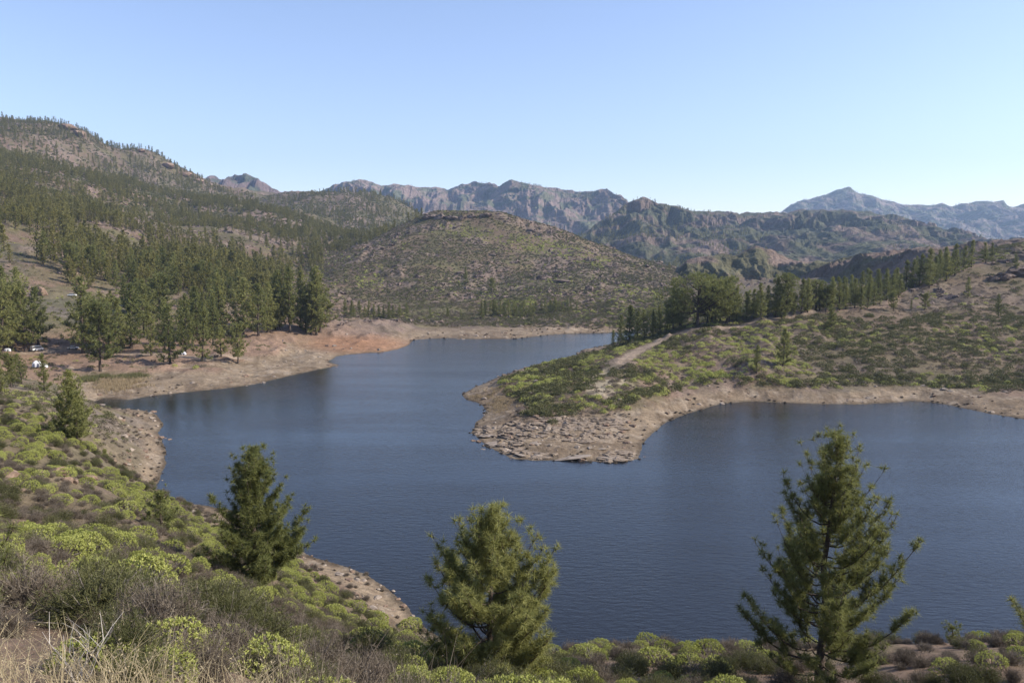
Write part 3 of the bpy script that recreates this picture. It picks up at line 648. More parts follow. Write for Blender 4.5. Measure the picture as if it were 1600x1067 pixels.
solo = [(1182,584,44,0,'small dark pine alone among yellow-green shrubs above the right bay'),(1298,516,40,5,'pale thin pine rising from scrub below the dark crest pine'),(1512,466,32,0,'bushy solitary pine on the bare brown slope at the right'),
 (1445,484,26,4,'small yellowish pine on the bare patch below the row of pines'),(1424,484,16,1,'tiny pine on the bare ground left of the small yellowish pine'),(1560,494,34,2,'narrow dark pine in the scrub near the right edge'),(1588,428,30,5,'small pine beneath the dark crag at the right edge'),
 (1223,572,60,3,'slender pine with see-through crown among the shrubs of the right slope'),(768,459,24,4,'round dark pine alone on the central hill'),(727,445,26,0,'lone pine on the central hill, left of the round dark one'),(1046,424,14,0,'tiny pine on the saddle to the right of the central hill'),
 (636,497,22,0,'short pine by the far shore, right of the dense young stand'),(1230,560,40,1,'small pine beside the slender see-through one')]
for px, py, hp, v, lb in solo: addp(px, py, hp, v, 'solo', 200, lb)
rg_ = random.Random(3)
for q in range(34):
    px = rg_.uniform(1100, 1480); cy = np.interp(px, [1100,1200,1260,1330,1380,1410,1450,1490,1530], [506,497,488,480,470,455,446,432,415])
    x, y, z = hit(px, cy-rg_.uniform(-1, 3), 280); k_ = 1+rg_.uniform(.02, .22)
    x, y = x*k_, y*k_; P_all.append([x, y, float(zat(x, y)), rg_.uniform(6, 14), rg_.choice([0,1,2,3,5,6,0,5]), 'grove', None])
farr = [(540+i*7.5+random.uniform(-2,2), 497+random.uniform(-3,2), random.uniform(18,30), random.choice([0,1,2,3])) for i in range(12)]
farr += [(752+i*6.2+random.uniform(-2,2), 496+random.uniform(-4,3), random.uniform(18,28), random.choice([0,1,2,3,6])) for i in range(14)]
farr += [(838+i*7+random.uniform(-2,2), 488+random.uniform(-4,4), random.uniform(12,24), random.choice([0,1,3])) for i in range(10)]
farr += [(672,494,16,1),(700,495,14,3),(720,496,12,0)]
for px, py, hp, v in farr: addp(px, py, hp, v, 'farshore', 400)
# the forest on the left hill
X, Y, Z, px, py, S = cand(34000, 300, 2150, 21, -.66, .02, 1.25)
r = np.random.default_rng(5)
dn = fbm(X/70, Y/70, 4, 61)
keep = (S > 14) & (px > -80) & (px < 660) & visible(X, Y, Z, 9)
lim = np.interp(px, [-80,300,420,500,520,600,660], [2200,2200,2200,2200,2200,2200,2200])
p_ = np.where(Y < 650, .36+1.5*dn, np.where(Y < 1000, .34+1.5*dn, np.where(Y < 1500, .42+1.2*dn, .38+1.0*dn)))
# clearings: camp flat, bare slope over the road, brown spur at right
p_ = np.where((Y < 400) & (Z < 7) & (py > 525), -1, p_)
p_ = np.where(inpoly(px, py, [(0,395),(50,400),(120,455),(125,545),(60,548),(0,500)]) & (Y < 480) & (Y > 340), p_*.12, p_)
p_ = np.where(inpoly(px, py, [(340,500),(520,500),(560,540),(380,580)]) & (Y < 500), -1, p_)
p_ = np.where((px > 505) & (Y < 1020), -1, p_)           # the central hill is scrub
p_ = np.where((px > 455) & (Y > 560) & (Y < 900) & (py > 425), p_*.25, p_)
p_ = np.where((px > 400) & (Y > 1500), p_*.7, p_)
keep &= r.uniform(0, 1, len(X)) < p_
idx = np.where(keep)[0]
# minimum spacing by coarse grid
cells = set(); kept = []
for i in idx:
    c_ = 3.4 if Y[i] < 800 else 6.0
    k_ = (int(X[i]//c_), int(Y[i]//c_))
    if k_ in cells: continue
    cells.add(k_); kept.append(i)
kept = np.array(kept); print('forest pines', len(kept))
for i in kept:
    P_all.append([X[i], Y[i], Z[i], r.uniform(7,18)*np.interp(Y[i], [500,1000,2000], [1.05,.85,.85]), int(r.choice([0,1,2,2,3,6,6,5,4])), 'forest', None])
n_hand = len([p for p in P_all if p[5] != 'forest'])
P_all.sort(key=lambda p: -(p[3]/p[1]) if p[5] == 'forest' else -9)
indiv, rest = P_all[:285], P_all[285:]
ZL = {'camp': ('tall green pine standing over the camp flat on the left shore', 'pines around the lakeside camp'),
      'shelf': ('yellow-green pine growing on the shelf at the left edge above the tents', 'pines on the shelf at the left edge'),
      'neck': ('dense young pine in the clump beside the brown back bay', 'young pines by the back bay'),
      'grove': ('dark pine in the row climbing the ridge on the right', 'pines in the row along the right ridge'),
      'farshore': ('small dark pine at the foot of the central hill by the far shore', 'small pines along the far shore'),
      'forest': ('olive-green pine in the forest on the left hillside', 'pines of the forest on the left hillside')}
def fit_label(s): return s
WORDS = {'camp': ('pine over the camp on the left shore', {}), 'shelf': ('pine on the left shelf above the tents', {}), 'neck': ('pine in the clump beside the brown back bay', {}),
         'grove': ('pine in the row climbing the right ridge', {}), 'farshore': ('small pine along the far shore', {})}
def ordinal(n):
    o1 = ['','first','second','third','fourth','fifth','sixth','seventh','eighth','ninth','tenth','eleventh','twelfth','thirteenth','fourteenth','fifteenth','sixteenth','seventeenth','eighteenth','nineteenth']
    te = {2:'twenty',3:'thirty',4:'forty',5:'fifty',6:'sixty',7:'seventy',8:'eighty',9:'ninety',10:'hundred',11:'hundred-and-tenty'}
    if n < 20: return o1[n]
    if n % 10 == 0: return te[n//10].replace('ty', 'tieth')
    return te[n//10]+'-'+o1[n % 10]
SHAPE = {0:'pointed',1:'slim',2:'columnar',3:'tufted columnar',4:'rounded',5:'wide-skirted',6:'tall-stemmed',7:'round-headed'}
for zn in WORDS:
    mem = sorted([p for p in indiv if p[5] == zn and not p[6]], key=lambda p: p[0]/p[1])
    for q_, p in enumerate(mem): p[6] = '%s %s, %s from the left' % (SHAPE[p[4]], WORDS[zn][0], ordinal(q_+1))
for k_, (x, y, z, h, v, zone, lb) in enumerate(indiv):
    mt, ml, mc, w = PINES[v]; s = h/10
    e = ob('pine_tree', None, label=lb or ZL[zone][0], category='tree')
    e['group'] = ZL[zone][1] if zone in ZL else 'solitary pines'
    ws = s*random.uniform(.9, 1.2)
    e.location = (x, y, z-.15); e.rotation_euler = (random.gauss(0,.03), random.gauss(0,.03), random.uniform(0, 6.28)); e.scale = (ws, ws*random.uniform(.95,1.05), s)
    ob('trunk', mt, e); ob('limbs', ml, e); ob('crown', mc, e)
rx = np.array([[p[0], p[1], p[2]-.15] for p in rest]); hs = np.array([p[3]/10 for p in rest])
# pines far off on the mesa mountain and the ridges behind
def loft_points(P, n, seed, z0, z1, pxa, pxb, thr=0.0):
    r = np.random.default_rng(seed); a = r.integers(0, P.shape[0]-7, n); b_ = r.integers(0, P.shape[1], n)
    q = P[a, b_]+r.normal(size=(n,3))*np.array([3,3,0]); px, py, f = project(q[:,0], q[:,1], q[:,2])
    m = (px > pxa) & (px < pxb) & (fbm(q[:,0]/90, q[:,2]/60, 3, seed) > thr); return q[m]
rt = np.random.default_rng(9)
q1 = loft_points(MESA, 9000, 21, 0, 0, 890, 1200, -.25); q2 = loft_points(MESA, 5000, 22, 0, 0, 1200, 1620, .15); q3 = loft_points(CLIFF, 5000, 23, 0, 0, 480, 1000, .1); q4 = loft_points(PEAK, 5000, 24, 0, 0, 1200, 1640, -.1); q5 = loft_points(SCARP, 500, 25, 0, 0, 1050, 1620, .1)
allp = np.vstack([rx, q1, q2, q3, q4]); allh = np.concatenate([hs, rt.uniform(.5,1.1,len(q1)), rt.uniform(.4,.9,len(q2)), rt.uniform(.6,1.1,len(q3)), rt.uniform(.7,1.3,len(q4))])
scatter_stuff('distant_pines', allp, rt.uniform(0, 6.28, len(allp)), np.column_stack([allh*rt.uniform(.9,1.2,len(allp))]*2+[allh]), rt.integers(0, len(FARP), len(allp)), [list(p) for p in FARP], 'distant pines on the left hillside and the far mountains')
print('pines', len(indiv), len(rest), round(time.time()-T0, 1), 's')

# ------------------------------------------------------------------ old spreading pines, built of clumps
def spreading_pine(seed, h, w, fork=.3, ncl=26, tpc=70, n_needle=8, nlen=.4, nwid=.1, low=.25, clr=.11):
    r = np.random.default_rng(seed)
    trunk = []; limbs = []; cen = []; dr = []
    fz = fork*h; lean = r.normal(0, .03, 2)
    TP = np.array([[0,0,0],[lean[0]*fz*.5,lean[1]*fz*.5,fz*.5],[lean[0]*fz,lean[1]*fz,fz],[lean[0]*fz*1.5,lean[1]*fz*1.5,h*.62],[lean[0]*h,lean[1]*h,h*.9]])
    trunk.append(tube(TP, [h*.035,h*.026,h*.022,h*.012,h*.004], 8))
    for k in range(ncl):
        t = (k+.5)/ncl; a = k*2.4+r.normal(0,.3)
        zz = h*(low+(1-low)*.93*t**.8); hr = w*.5*math.sqrt(max(.03, 1-((t-.42)/.68)**2))*r.uniform(.55, 1.0)
        if t > .93: hr *= .3
        c_ = np.array([math.cos(a)*hr, math.sin(a)*hr, zz]); b0 = max(fz*.9, zz-hr*r.uniform(.5,.9)); b0 = min(b0, h*.8)
        q = np.linspace(0,1,5)[:,None]; s0 = np.array([np.interp(b0, TP[:,2], TP[:,0]), np.interp(b0, TP[:,2], TP[:,1]), b0])
        P = s0*(1-q)+c_*q; P[:,2] += (np.sin(q[:,0]*3.14)*-.06*hr)
        limbs.append(tube(P, np.array([h*.013,h*.010,h*.008,h*.006,h*.003])*r.uniform(.7,1.1), 5))
        cr = w*clr*r.uniform(.75,1.35)*2.0
        u_ = unit(r.normal(size=(tpc,3))); rad = r.uniform(.45,1,(tpc,1))**.5
        pc = c_+u_*rad*np.array([cr*.95,cr*.95,cr*.38]); cen.append(pc); dr.append(u_+np.array([0,0,.5]))
    cen = np.vstack(cen); dr = np.vstack(dr)
    Vn, Fn, tn = blades(cen, dr, n_needle, nlen, nwid, .6, r); tn = tn*.5+.5*np.repeat(r.uniform(0,1,len(cen)), n_needle*3)
    a_, b_ = cat(trunk); c2, d2 = cat(limbs)
    return mesh_np('trunk', a_, b_, [M_bark], True), mesh_np('limbs', c2, d2, [M_bark], True), mesh_np('crown', Vn, Fn, [M_needle], False, colors=np.column_stack([tn]*3))
def place_tree(parts, x, y, z, sc, rot, label, name='pine_tree', group=None, sxy=None):
    e = ob(name, None, label=label, category='tree')
    if group: e['group'] = group
    e.location = (x, y, z); e.rotation_euler = (0,0,rot); e.scale = (sxy or sc, sxy or sc, sc)
    for nm, m_ in zip(('trunk','limbs','crown'), parts): ob(nm, m_, e)
    return e
big = spreading_pine(700, 10, 12.2, .3, 46, 34, 9, .42, .10, .22, .075)
x, y, z = hit(1090, 510, 300); place_tree(big, x, y, z-.2, 85*y/F/10, .4, 'largest old pine with pale forked trunk and wide umbrella crown on the right ridge', group=None)
sp2 = [spreading_pine(710+i, 10, 6.4, .3, 34, 26, 9, .42, .10, .14, .095) for i in range(3)]
for k, (px, py, hp, sxy, lb) in enumerate([(1112,507,74,1.,'broad dark pine right behind the largest umbrella pine'),(1136,505,76,.95,'tall broad pine second to the right of the umbrella pine'),(1063,513,62,1.,'low dense pine tucked under the left side of the umbrella pine'),
        (1227,494,70,.9,'tall pale-green pine with rounded top midway along the right ridge row'),(1275,485,50,1.3,'dark broad-crowned pine at the crest where the dirt track ends'),(1052,516,48,1.,'small dense pine at the left foot of the umbrella pine'),(1020,518,40,1.2,'wide bushy pine between the back bay clump and the umbrella pine')]):
    x, y, z = hit(px, py, 290); s = hp*y/F/10; place_tree(sp2[k % 3], x, y, z-.2, s, k*1.3, lb, sxy=s*sxy)

# ------------------------------------------------------------------ foreground pines
def hero(seed, px, py_base, D, py_top, w, prof, label, tpm=7, nn=26, lump=.45, c0=.08, nlen=.24, nwid=.021, gap=.12, lean=0, whorl=.5, rot=0, subm=5, jit=.03, up=.5, q0=.35, sprd=.74):
    x = (px-800)/F*D*1.0; x = at_depth(px, py_base, D)[0]; z = float(zat(x, D))-.1
    zt = at_depth(px, py_top, D)[2]; h = zt-z
    parts = pine_parts(h, w, c0, seed, tpm, nn, nlen, nwid, prof, whorl, lean, M_needle, True, gap, 6, lump, subm, jit, up, q0, sprd)
    return place_tree(parts, x, D, z, 1.0, rot, label)
hero(801, 1281, 1078, 32.5, 684, 8.1, 'cone', 'large open-branched pine standing before the water at the right of the foreground', 6, 38, .30, .06, .29, .021, gap=.08, whorl=.40, rot=.6, subm=5.6, jit=.07)
hero(802, 764, 1085, 28, 799, 5.3, 'egg', 'dense dark pine in the bottom centre, its crown against the lake', 6.5, 40, .32, .02, .28, .021, gap=.03, whorl=.27, rot=2.2, subm=7.5, jit=.08, up=.42)
hero(803, 398, 965, 45, 702, 6.8, 'cone', 'leaning green pine on the left slope with red soil at its foot', 6, 36, .40, .03, .31, .030, gap=.05, rot=1.2, lean=.02, whorl=.30, subm=6.2, jit=.08, up=.42)
hero(804, 112, 708, 112, 582, 5.4, 'egg', 'tall dense double-topped pine at the left above the rocky shore', 4, 12, .35, .04, .40, .09, whorl=.4, subm=4.5, jit=.12)
hero(805, 122, 706, 110, 615, 4.2, 'egg', 'yellow-green pine leaning against the tall double-topped one', 4, 12, .35, .05, .40, .09, whorl=.4, subm=4.5, jit=.12)
hero(806, 82, 716, 108, 662, 3.6, 'cone', 'small ragged pine left of the tall double-topped pine', 4, 12, .5, .08, .36, .08, subm=3)
hero(807, 255, 862, 68, 768, 4.2, 'cone', 'young pine among spurge bushes above the left shore', 6, 20, .5, .05, .30, .045, rot=.5, subm=4, whorl=.42)
hero(808, 166, 748, 128, 705, 2.0, 'egg', 'thin young pine on the rubble slope by the left shore', 4, 12, .4, .04, .34, .08, subm=3)
hero(809, 1487, 1008, 44, 980, .9, 'round', 'tiny pine sapling on the crest right of the large pine', 9, 20, .3, .3, .16, .02, whorl=.25, subm=6)
hero(810, 1668, 1060, 27, 790, 5.2, 'cone', 'pine mostly outside the right edge, only its branch tips showing', 7, 28, .4, .1, .25, .018, gap=.2, subm=4.6)
hero(811, -42, 1045, 11, 830, 2.0, 'cone', 'bright green pine cut off by the left edge of the foreground', 10, 34, .3, .05, .2, .009, subm=8, whorl=.3)
print('heroes', round(time.time()-T0, 1), 's')

# ------------------------------------------------------------------ shrubs
def near_zone_density(X, Y):
    return fbm(X/9, Y/9, 3, 120)
shr = []     # x,y,z,radius,kind
def add_sh(X, Y, Z, rad, kind, zone):
    for a in zip(X, Y, Z, rad): shr.append((*a, kind, zone))
r = np.random.default_rng(31)
# spurge of the near slope
X, Y, Z, px, py, S = cand(11500, 15, 215, 41, -.70, .66, 1.65)
nz = near_zone_density(X, Y)
pleft = np.where(px < 700, .50+1.1*nz, .36+1.0*nz)*np.where((px > 250) & (px < 330) & (py > 640) & (py < 720), .3, 1)
pleft = np.where(py > 990, pleft*.55, pleft)
m = (S > np.where(px < 330, 9, 7)) & (Z > 3.0) & (r.uniform(0,1,len(X)) < pleft*np.interp(Y, [20,70], [.46,.68]))
rad = r.uniform(.40, 1.0, len(X))*np.where(Y > 70, 1.15, 1.0)
add_sh(X[m], Y[m], Z[m], rad[m], 'spurge', 'near')
for px, py, hp in [(405,1045,30),(575,1008,26),(640,1040,36),(612,1050,30),(520,960,20),(470,1000,20),(545,975,18),(88,845,26),(183,862,30),(150,880,24),(60,880,18),(25,850,20),(230,880,30),(285,970,24),(330,985,20),(430,970,18),(590,975,20),(640,985,22),(1170,1020,24),(880,1035,22),(930,1018,18),(960,1012,16),(1000,1014,16),(1040,1018,20),(1120,1050,28),(1080,1045,26),(1460,1000,18),(1530,1002,20),(1585,996,24),(1550,1040,24),(1480,1050,24),(1600,1030,24)]:
    x, y, z = hit(px, min(py, 1066), 11); add_sh([x],[y],[z],[hp*y/F],'spurge','near')
# broom, dry scrub of the near slope
X, Y, Z, px, py, S = cand(8600, 16, 215, 42, -.70, .66, 1.5); nz = near_zone_density(X+300, Y)
m = (S > 5) & (Z > 3.2) & (r.uniform(0,1,len(X)) < .26+.5*nz)
add_sh(X[m], Y[m], Z[m], r.uniform(.45,1.0,len(X))[m], 'broom', 'near')
X, Y, Z, px, py, S = cand(20000, 9, 215, 43, -.70, .66, 1.4); nz = near_zone_density(X-300, Y)
m = (S > 3) & (Z > 1.8) & (r.uniform(0,1,len(X)) < (.36+.5*nz)*np.interp(Y, [10,45], [.22,1]))
add_sh(X[m], Y[m], Z[m], r.uniform(.35,.85,len(X))[m], 'dry', 'near')
for px, py, R0, kd in [(150,960,.95,'broom'),(80,935,.8,'dry'),(225,955,.75,'broom'),(190,985,.55,'broom'),(350,985,.8,'broom'),(390,965,1.0,'broom'),(330,1045,.8,'dry'),(430,1050,.8,'dry'),(500,1040,1.0,'dry'),(560,1055,1.0,'dry'),(45,935,.9,'dry'),(470,1062,.7,'broom'),(260,1040,.6,'broom'),(1230,1060,1.2,'dry'),(1080,1062,1.,'dry'),(940,1060,1.1,'dry')]:
    x, y, z = hit(px, py+20, 10); add_sh([x],[y],[z],[R0],kd,'near')
for k in range(34):
    a_, d_ = random.uniform(-.62, -.12), random.uniform(6.5, 14); x, y = d_*math.sin(a_), d_*math.cos(a_)
    add_sh([x],[y],[float(zat(x, y))],[random.uniform(.25,.5)],random.choice(['dry','broom','spurge','spurge']),'near')
# peninsula and right slope
X, Y, Z, px, py, S = cand(42000, 190, 640, 44, -.05, .66, 1.0)
n1_ = fbm(X/16, Y/16, 4, 130); n2_ = fbm(X/45, Y/45, 3, 131)
vis = visible(X, Y, Z, 1.2); pen_ = inpoly(px, py, PEN) & (Y < 345); okr = ((S > 11) & (Z > 2.6+.5*n1_) | pen_ & (S > 6)) & vis & (px > 770) & ~near_path(X, Y)
sandy = np.exp(-(((px-950)/36)**2+((py-605)/26)**2)**2)*(Y < 330)
bare = inpoly(px, py, [(1255,485),(1400,470),(1500,425),(1600,395),(1700,400),(1700,470),(1600,480),(1500,475),(1420,500),(1300,500)])*1.0
u_ = r.uniform(0,1,len(X))
psp = np.where(py < 570, .06+.5*n1_+.3*n2_, .08+.6*n1_)*np.where(px > 1300, .55, 1)*(1-.9*bare)*(1-.6*sandy)
psp = np.where(inpoly(px, py, [(770,600),(850,562),(960,555),(960,590),(850,610)]), .22+.8*n1_, psp)
psp = np.where(inpoly(px, py, [(985,600),(1000,560),(1060,525),(1180,510),(1250,545),(1240,595)]), .20+.8*n1_, psp)
m1 = okr & (u_ < psp)
add_sh(X[m1], Y[m1], Z[m1], r.uniform(.8,1.7,len(X))[m1]*np.where(Y[m1] > 380, 1.1, 1), 'spurge', 'right')
lowb = inpoly(px, py, [(780,600),(880,640),(930,668),(860,668),(770,620)])+inpoly(px, py, [(1070,588),(1300,588),(1600,585),(1700,600),(1600,610),(1330,602),(1280,606),(1070,600)])+inpoly(px, py, [(930,625),(1040,600),(1030,612),(960,640)])
m2 = okr & ~m1 & (u_ < .40+.55*n2_-.3*n1_+.7*lowb-.30*bare-.45*sandy)
add_sh(X[m2], Y[m2], Z[m2], r.uniform(.8,2.0,len(X))[m2], 'broom', 'right')
m3 = okr & ~m1 & ~m2 & (u_ < .72+.3*n1_-.4*bare-.5*sandy) & (S > 14)
add_sh(X[m3], Y[m3], Z[m3], r.uniform(.5,1.3,len(X))[m3], 'dry', 'right')
# camp shore and left slopes
X, Y, Z, px, py, S = cand(30000, 130, 1300, 45, -.70, 0, 1.05)
n1_ = fbm(X/20, Y/20, 4, 140); vis = visible(X, Y, Z, 1.2); u_ = r.uniform(0,1,len(X))
beach = inpoly(px, py, [(230,560),(420,500),(640,520),(640,560),(300,625)])*1.
m = vis & (S > 10) & (px < 520) & (Z > 2.4) & ~near_path(X, Y) & (u_ < .30+.5*n1_-.28*beach)
k_ = r.choice(['broom','dry','spurge'], len(X), p=[.55,.36,.09])
for kd in ('broom','dry','spurge'):
    q = m & (k_ == kd); add_sh(X[q], Y[q], Z[q], r.uniform(.6,1.5,len(X))[q]*np.where(Y[q] > 600, 1.4, 1), kd, 'left')
# central hill and far shore
X, Y, Z, px, py, S = cand(100000, 480, 1180, 46, -.30, .26, 1.3)
n1_ = fbm(X/60, Y/60, 4, 150); n2_ = fbm(X/22, Y/22, 3, 151); vis = visible(X, Y, Z, 1.2); u_ = r.uniform(0,1,len(X))
m = vis & (S > 12) & (px > 470) & (px < 1090) & (u_ < .50+.5*n2_)
yel_ = inpoly(px, py, [(680,350),(780,360),(860,372),(960,405),(940,420),(860,400),(790,385),(700,365)])*.5+inpoly(px, py, [(550,430),(600,410),(600,455),(560,450)])*.3+inpoly(px, py, [(960,440),(1040,460),(1040,480),(960,475)])*.3
k_ = np.where(r.uniform(0,1,len(X)) < .0+.14*n1_+yel_, 2, np.where(r.uniform(0,1,len(X)) < .5, 0, 1))
for i_, kd in enumerate(('broom','dry','spurge')):
    q = m & (k_ == i_); add_sh(X[q], Y[q], Z[q], r.uniform(.6,1.6,len(X))[q], kd, 'central')
# left far slopes + scarp side
X, Y, Z, px, py, S = cand(26000, 1100, 2200, 47, -.62, -.10, 1.2)
vis = visible(X, Y, Z, 2); u_ = r.uniform(0,1,len(X)); m = vis & (u_ < .5+.5*fbm(X/80, Y/80, 3, 160))
add_sh(X[m], Y[m], Z[m], r.uniform(1.6,3.6,len(X))[m], 'broom', 'far')
shr.sort(key=lambda a: -(a[3]/a[1]))
print('shrubs', len(shr), round(time.time()-T0, 1), 's')
KN = {'spurge': ('spurge_bush', EUPH, 'bush'), 'broom': ('broom_bush', GREEN, 'bush'), 'dry': ('dry_bush', DRY, 'bush')}
LIM = {'spurge': 290, 'broom': 230, 'dry': 200}; cnt = dict.fromkeys(LIM, 0); leftover = []
def where_word(px, py, D):
    if px < 330:
        if py < 700: return 'beside the double-topped pine at the left'
        if py < 790: return 'around the rock outcrop on the left slope'
        if py < 900: return 'on the slope left of the leaning pine'
        return 'behind the dry grass at the bottom left'
    if px < 480: return 'at the foot of the leaning pine' if py > 930 else 'behind the leaning pine'
    if px < 680: return 'between the leaning pine and the centre pine' if py < 1010 else 'at the bottom edge left of the centre pine'
    if px < 870: return 'around the foot of the centre pine'
    if px < 1150: return 'on the crest under the dark water, mid-frame' if py < 1040 else 'below the crest at the bottom edge, mid-frame'
    if px < 1430: return 'around the foot of the large right pine'
    return 'on the crest at the bottom right corner'
def size_word(r): return 'small' if r < .5 else ('mid-sized' if r < .78 else 'large')
LOOK = {'spurge': ('yellow-green spurge bush', 'yellow-green spurge bushes'), 'broom': ('dark olive broom bush', 'olive broom bushes'), 'dry': ('grey-brown twiggy bush', 'dry twiggy bushes')}
for a in shr:
    x, y, z, rad, kd, zone = a
    if cnt[kd] < LIM[kd] and zone == 'near' and abs(x/y) < .68:
        cnt[kd] += 1; nm, var, ct = KN[kd]; px, py, f = project(x, y, z)
        if py > 1240: leftover.append(a); continue
        ww = where_word(px, py, y)
        e = ob(nm, None, label=size_word(rad)+' '+LOOK[kd][0]+' '+ww, category=ct, group=size_word(rad)+' '+LOOK[kd][1]+' '+ww)
        e.location = (x, y, z-.05); e.rotation_euler = (0,0,random.uniform(0,6.28)); e.scale = (rad, rad*random.uniform(.85,1.15), rad*random.uniform(.9,1.3))
        mf, ms = random.choice(var); ob('foliage' if kd == 'spurge' else 'twigs', mf, e); ob('stems', ms, e)
    else: leftover.append(a)
for zn, nm, lb in (('near','low_scrub','spurge, broom and dry scrub filling the gaps of the near slope'),('right','ridge_scrub','spurge and broom scrub over the peninsula and the right slope'),('left','shore_scrub','scrub on the left shore and hillside'),('central','hill_scrub','low scrub covering the central hill'),('far','far_scrub','scrub on the distant left ridges')):
    A = [a for a in leftover if a[5] == zn]
    pts = np.array([[a[0], a[1], a[2]-.04] for a in A]); rad = np.array([a[3] for a in A]); kd = [a[4] for a in A]
    meshes = [list(q) for q in EUPH+GREEN+DRY]+[[q] for q in MID]+[[q] for q in LOW]
    nE, nG, nD = len(EUPH), len(GREEN), len(DRY); b1 = nE+nG+nD; b2 = b1+len(MID)
    def pick(k, d):
        if d < 150: return {'spurge': random.randrange(nE), 'broom': nE+random.randrange(nG), 'dry': nE+nG+random.randrange(nD)}[k]
        if d < 640: return b1+{'spurge': 4, 'broom': 0, 'dry': 2}[k]+random.randrange(2)
        return b2+{'spurge': 3+random.randrange(2), 'broom': random.randrange(2), 'dry': 2}[k]
    ii = np.array([pick(k, p[1]) for k, p in zip(kd, pts)])
    nn_ = len(pts); scatter_stuff(nm, pts, rt.uniform(0,6.28,nn_), np.column_stack([rad, rad*rt.uniform(.8,1.2,nn_), rad*rt.uniform(.8,1.4,nn_)]), ii, meshes, lb)

# ------------------------------------------------------------------ rocks
def boulder(px, py, wpx, hpx, meshes, label, name='boulder', group=None, dpx=None, dmin=10, sink=.25, rot=None):
    x, y, z = hit(px, py, dmin); w = wpx*y/F*.5; h = hpx*y/F*.75
    o = ob(name, random.choice(meshes), label=label, category='rock')
    if group: o['group'] = group
    o.location = (x, y, z+h*(.5-sink)); o.rotation_euler = (random.uniform(-.12,.12), random.uniform(-.12,.12), random.uniform(-.5,.5) if rot is None else rot)
    o.scale = (w, (dpx or wpx*.8)*y/F*.5, h); return o
for px, py, w, h, lb in [(12,744,38,13,'long low red-brown ledge at the left edge below the spurge'),(40,748,24,12,'red-brown rock right of the long ledge at the left edge'),(62,742,34,12,'flat-topped brown rock midway in the left outcrop'),(92,742,30,22,'hollow dark-shadowed boulder in the left outcrop'),
        (104,752,22,14,'small angular boulder below the hollow one'),(118,756,14,12,'pale upright stone at the right end of the outcrop'),(140,750,36,16,'smooth grey-brown boulder at the far right of the outcrop'),(50,670,24,8,'brown rock slab under a green shrub on the left slope'),(70,632,20,6,'thin ledge near the tall double-topped pine'),
        (222,806,26,9,'rounded brown rock among spurge left of the young pine'),(304,828,6,8,'dark upright stone on the slope left of the leaning pine'),(325,832,8,6,'small reddish stone beside the dark upright one'),(186,894,8,7,'small pale stone in the gully shadow on the left slope'),
        (90,690,16,7,'grey rock below the tall double-topped pine'),(178,722,18,9,'grey split boulder on the rubble slope above the left shore'),(196,728,10,8,'dark stone beside the split grey boulder')]:
    boulder(px, py, w, h, ROCKR, lb)
for px, py, w, h, lb in [(1010,1034,60,14,'pale brown bare rock hump between shrubs at the bottom centre'),(960,1040,40,8,'flat brown rock left of the pale hump'),(1350,1046,20,8,'stone at the foot of the large right pine')]:
    boulder(px, py, w, h, ROCKR, lb, dmin=20)
for px, py, w, h, dp, lb in [(890,715,74,10,16,'long pale flat slab at the waterline, left half of the split slab'),(963,717,70,10,14,'pale slab with rounded right end at the tip of the shore'),(762,681,34,9,16,'pale tilted slab on the west shore of the peninsula'),(772,694,34,8,12,'stepped slab just below the tilted one'),(790,704,22,7,10,'small slab before the long split slab'),
        (815,711,26,6,10,'low cracked slab at the southwest corner of the peninsula'),(806,690,24,8,10,'grey fractured block behind the southwest slabs'),(838,692,24,6,9,'grey ridge of rock in the middle of the rocky flat'),(837,671,14,9,6,'dark split rock standing on the rocky flat'),(856,671,12,9,6,'dark notch-shaped rock right of the split rock'),
        (940,702,22,6,8,'dark low rock behind the long pale slab'),(745,678,12,5,5,'small wet rock at the west corner'),(774,707,9,3,4,'tiny islet rock off the southwest corner'),(840,716,14,3,4,'flat rock awash beside the long slab')]:
    boulder(px, py, w, h, SLAB if h < 9 or w > 30 else ROCK, lb, 'rock_slab', dpx=dp*2.2, dmin=150, sink=.45, rot=random.uniform(-.15,.15))
for px, py, w, h, lb in [(672,341,20,9,'dark craggy knob at the left end of the central hilltop'),(690,342,22,10,'second dark crag on the central hilltop'),(707,343,18,8,'blocky crag beside the hilltop knob'),(722,342,14,7,'small dark crag on the hilltop rim'),(738,340,14,6,'low rock on the hilltop rim'),(758,339,16,7,'rightmost dark crag of the hilltop rim'),
        (655,434,12,5,'boulder on the lower left flank of the central hill'),(1000,402,10,5,'rock on the right shoulder of the central hill'),(1028,413,10,6,'dark rock on the saddle at the right'),(1032,422,12,5,'low rock on the saddle beside the tiny pine'),(920,455,12,12,'pale rock fin on the lower right flank of the central hill'),
        (880,440,26,6,'low red-brown cliff band on the central hill'),(850,436,22,6,'left piece of the red-brown cliff band'),(1035,446,16,5,'red-brown ledge right of the central hill')]:
    boulder(px, py, w, h*.8, ROCKD, lb, 'crag', dmin=550, dpx=w)
for px, py, w, h, lb in [(106,203,34,12,'pinkish rocky knob on the far left skyline'),(124,212,20,10,'rock step right of the knob on the left skyline'),(222,238,16,8,'small dark crag on the left skyline'),(262,262,22,10,'pale rock rib on the descending left skyline'),(290,275,26,10,'long broken crag low on the left skyline'),(312,285,20,9,'last rock rib of the left skyline above the blue cliff')]:
    boulder(px, py, w, h, ROCKR, lb, 'crag', dmin=1200, dpx=w)
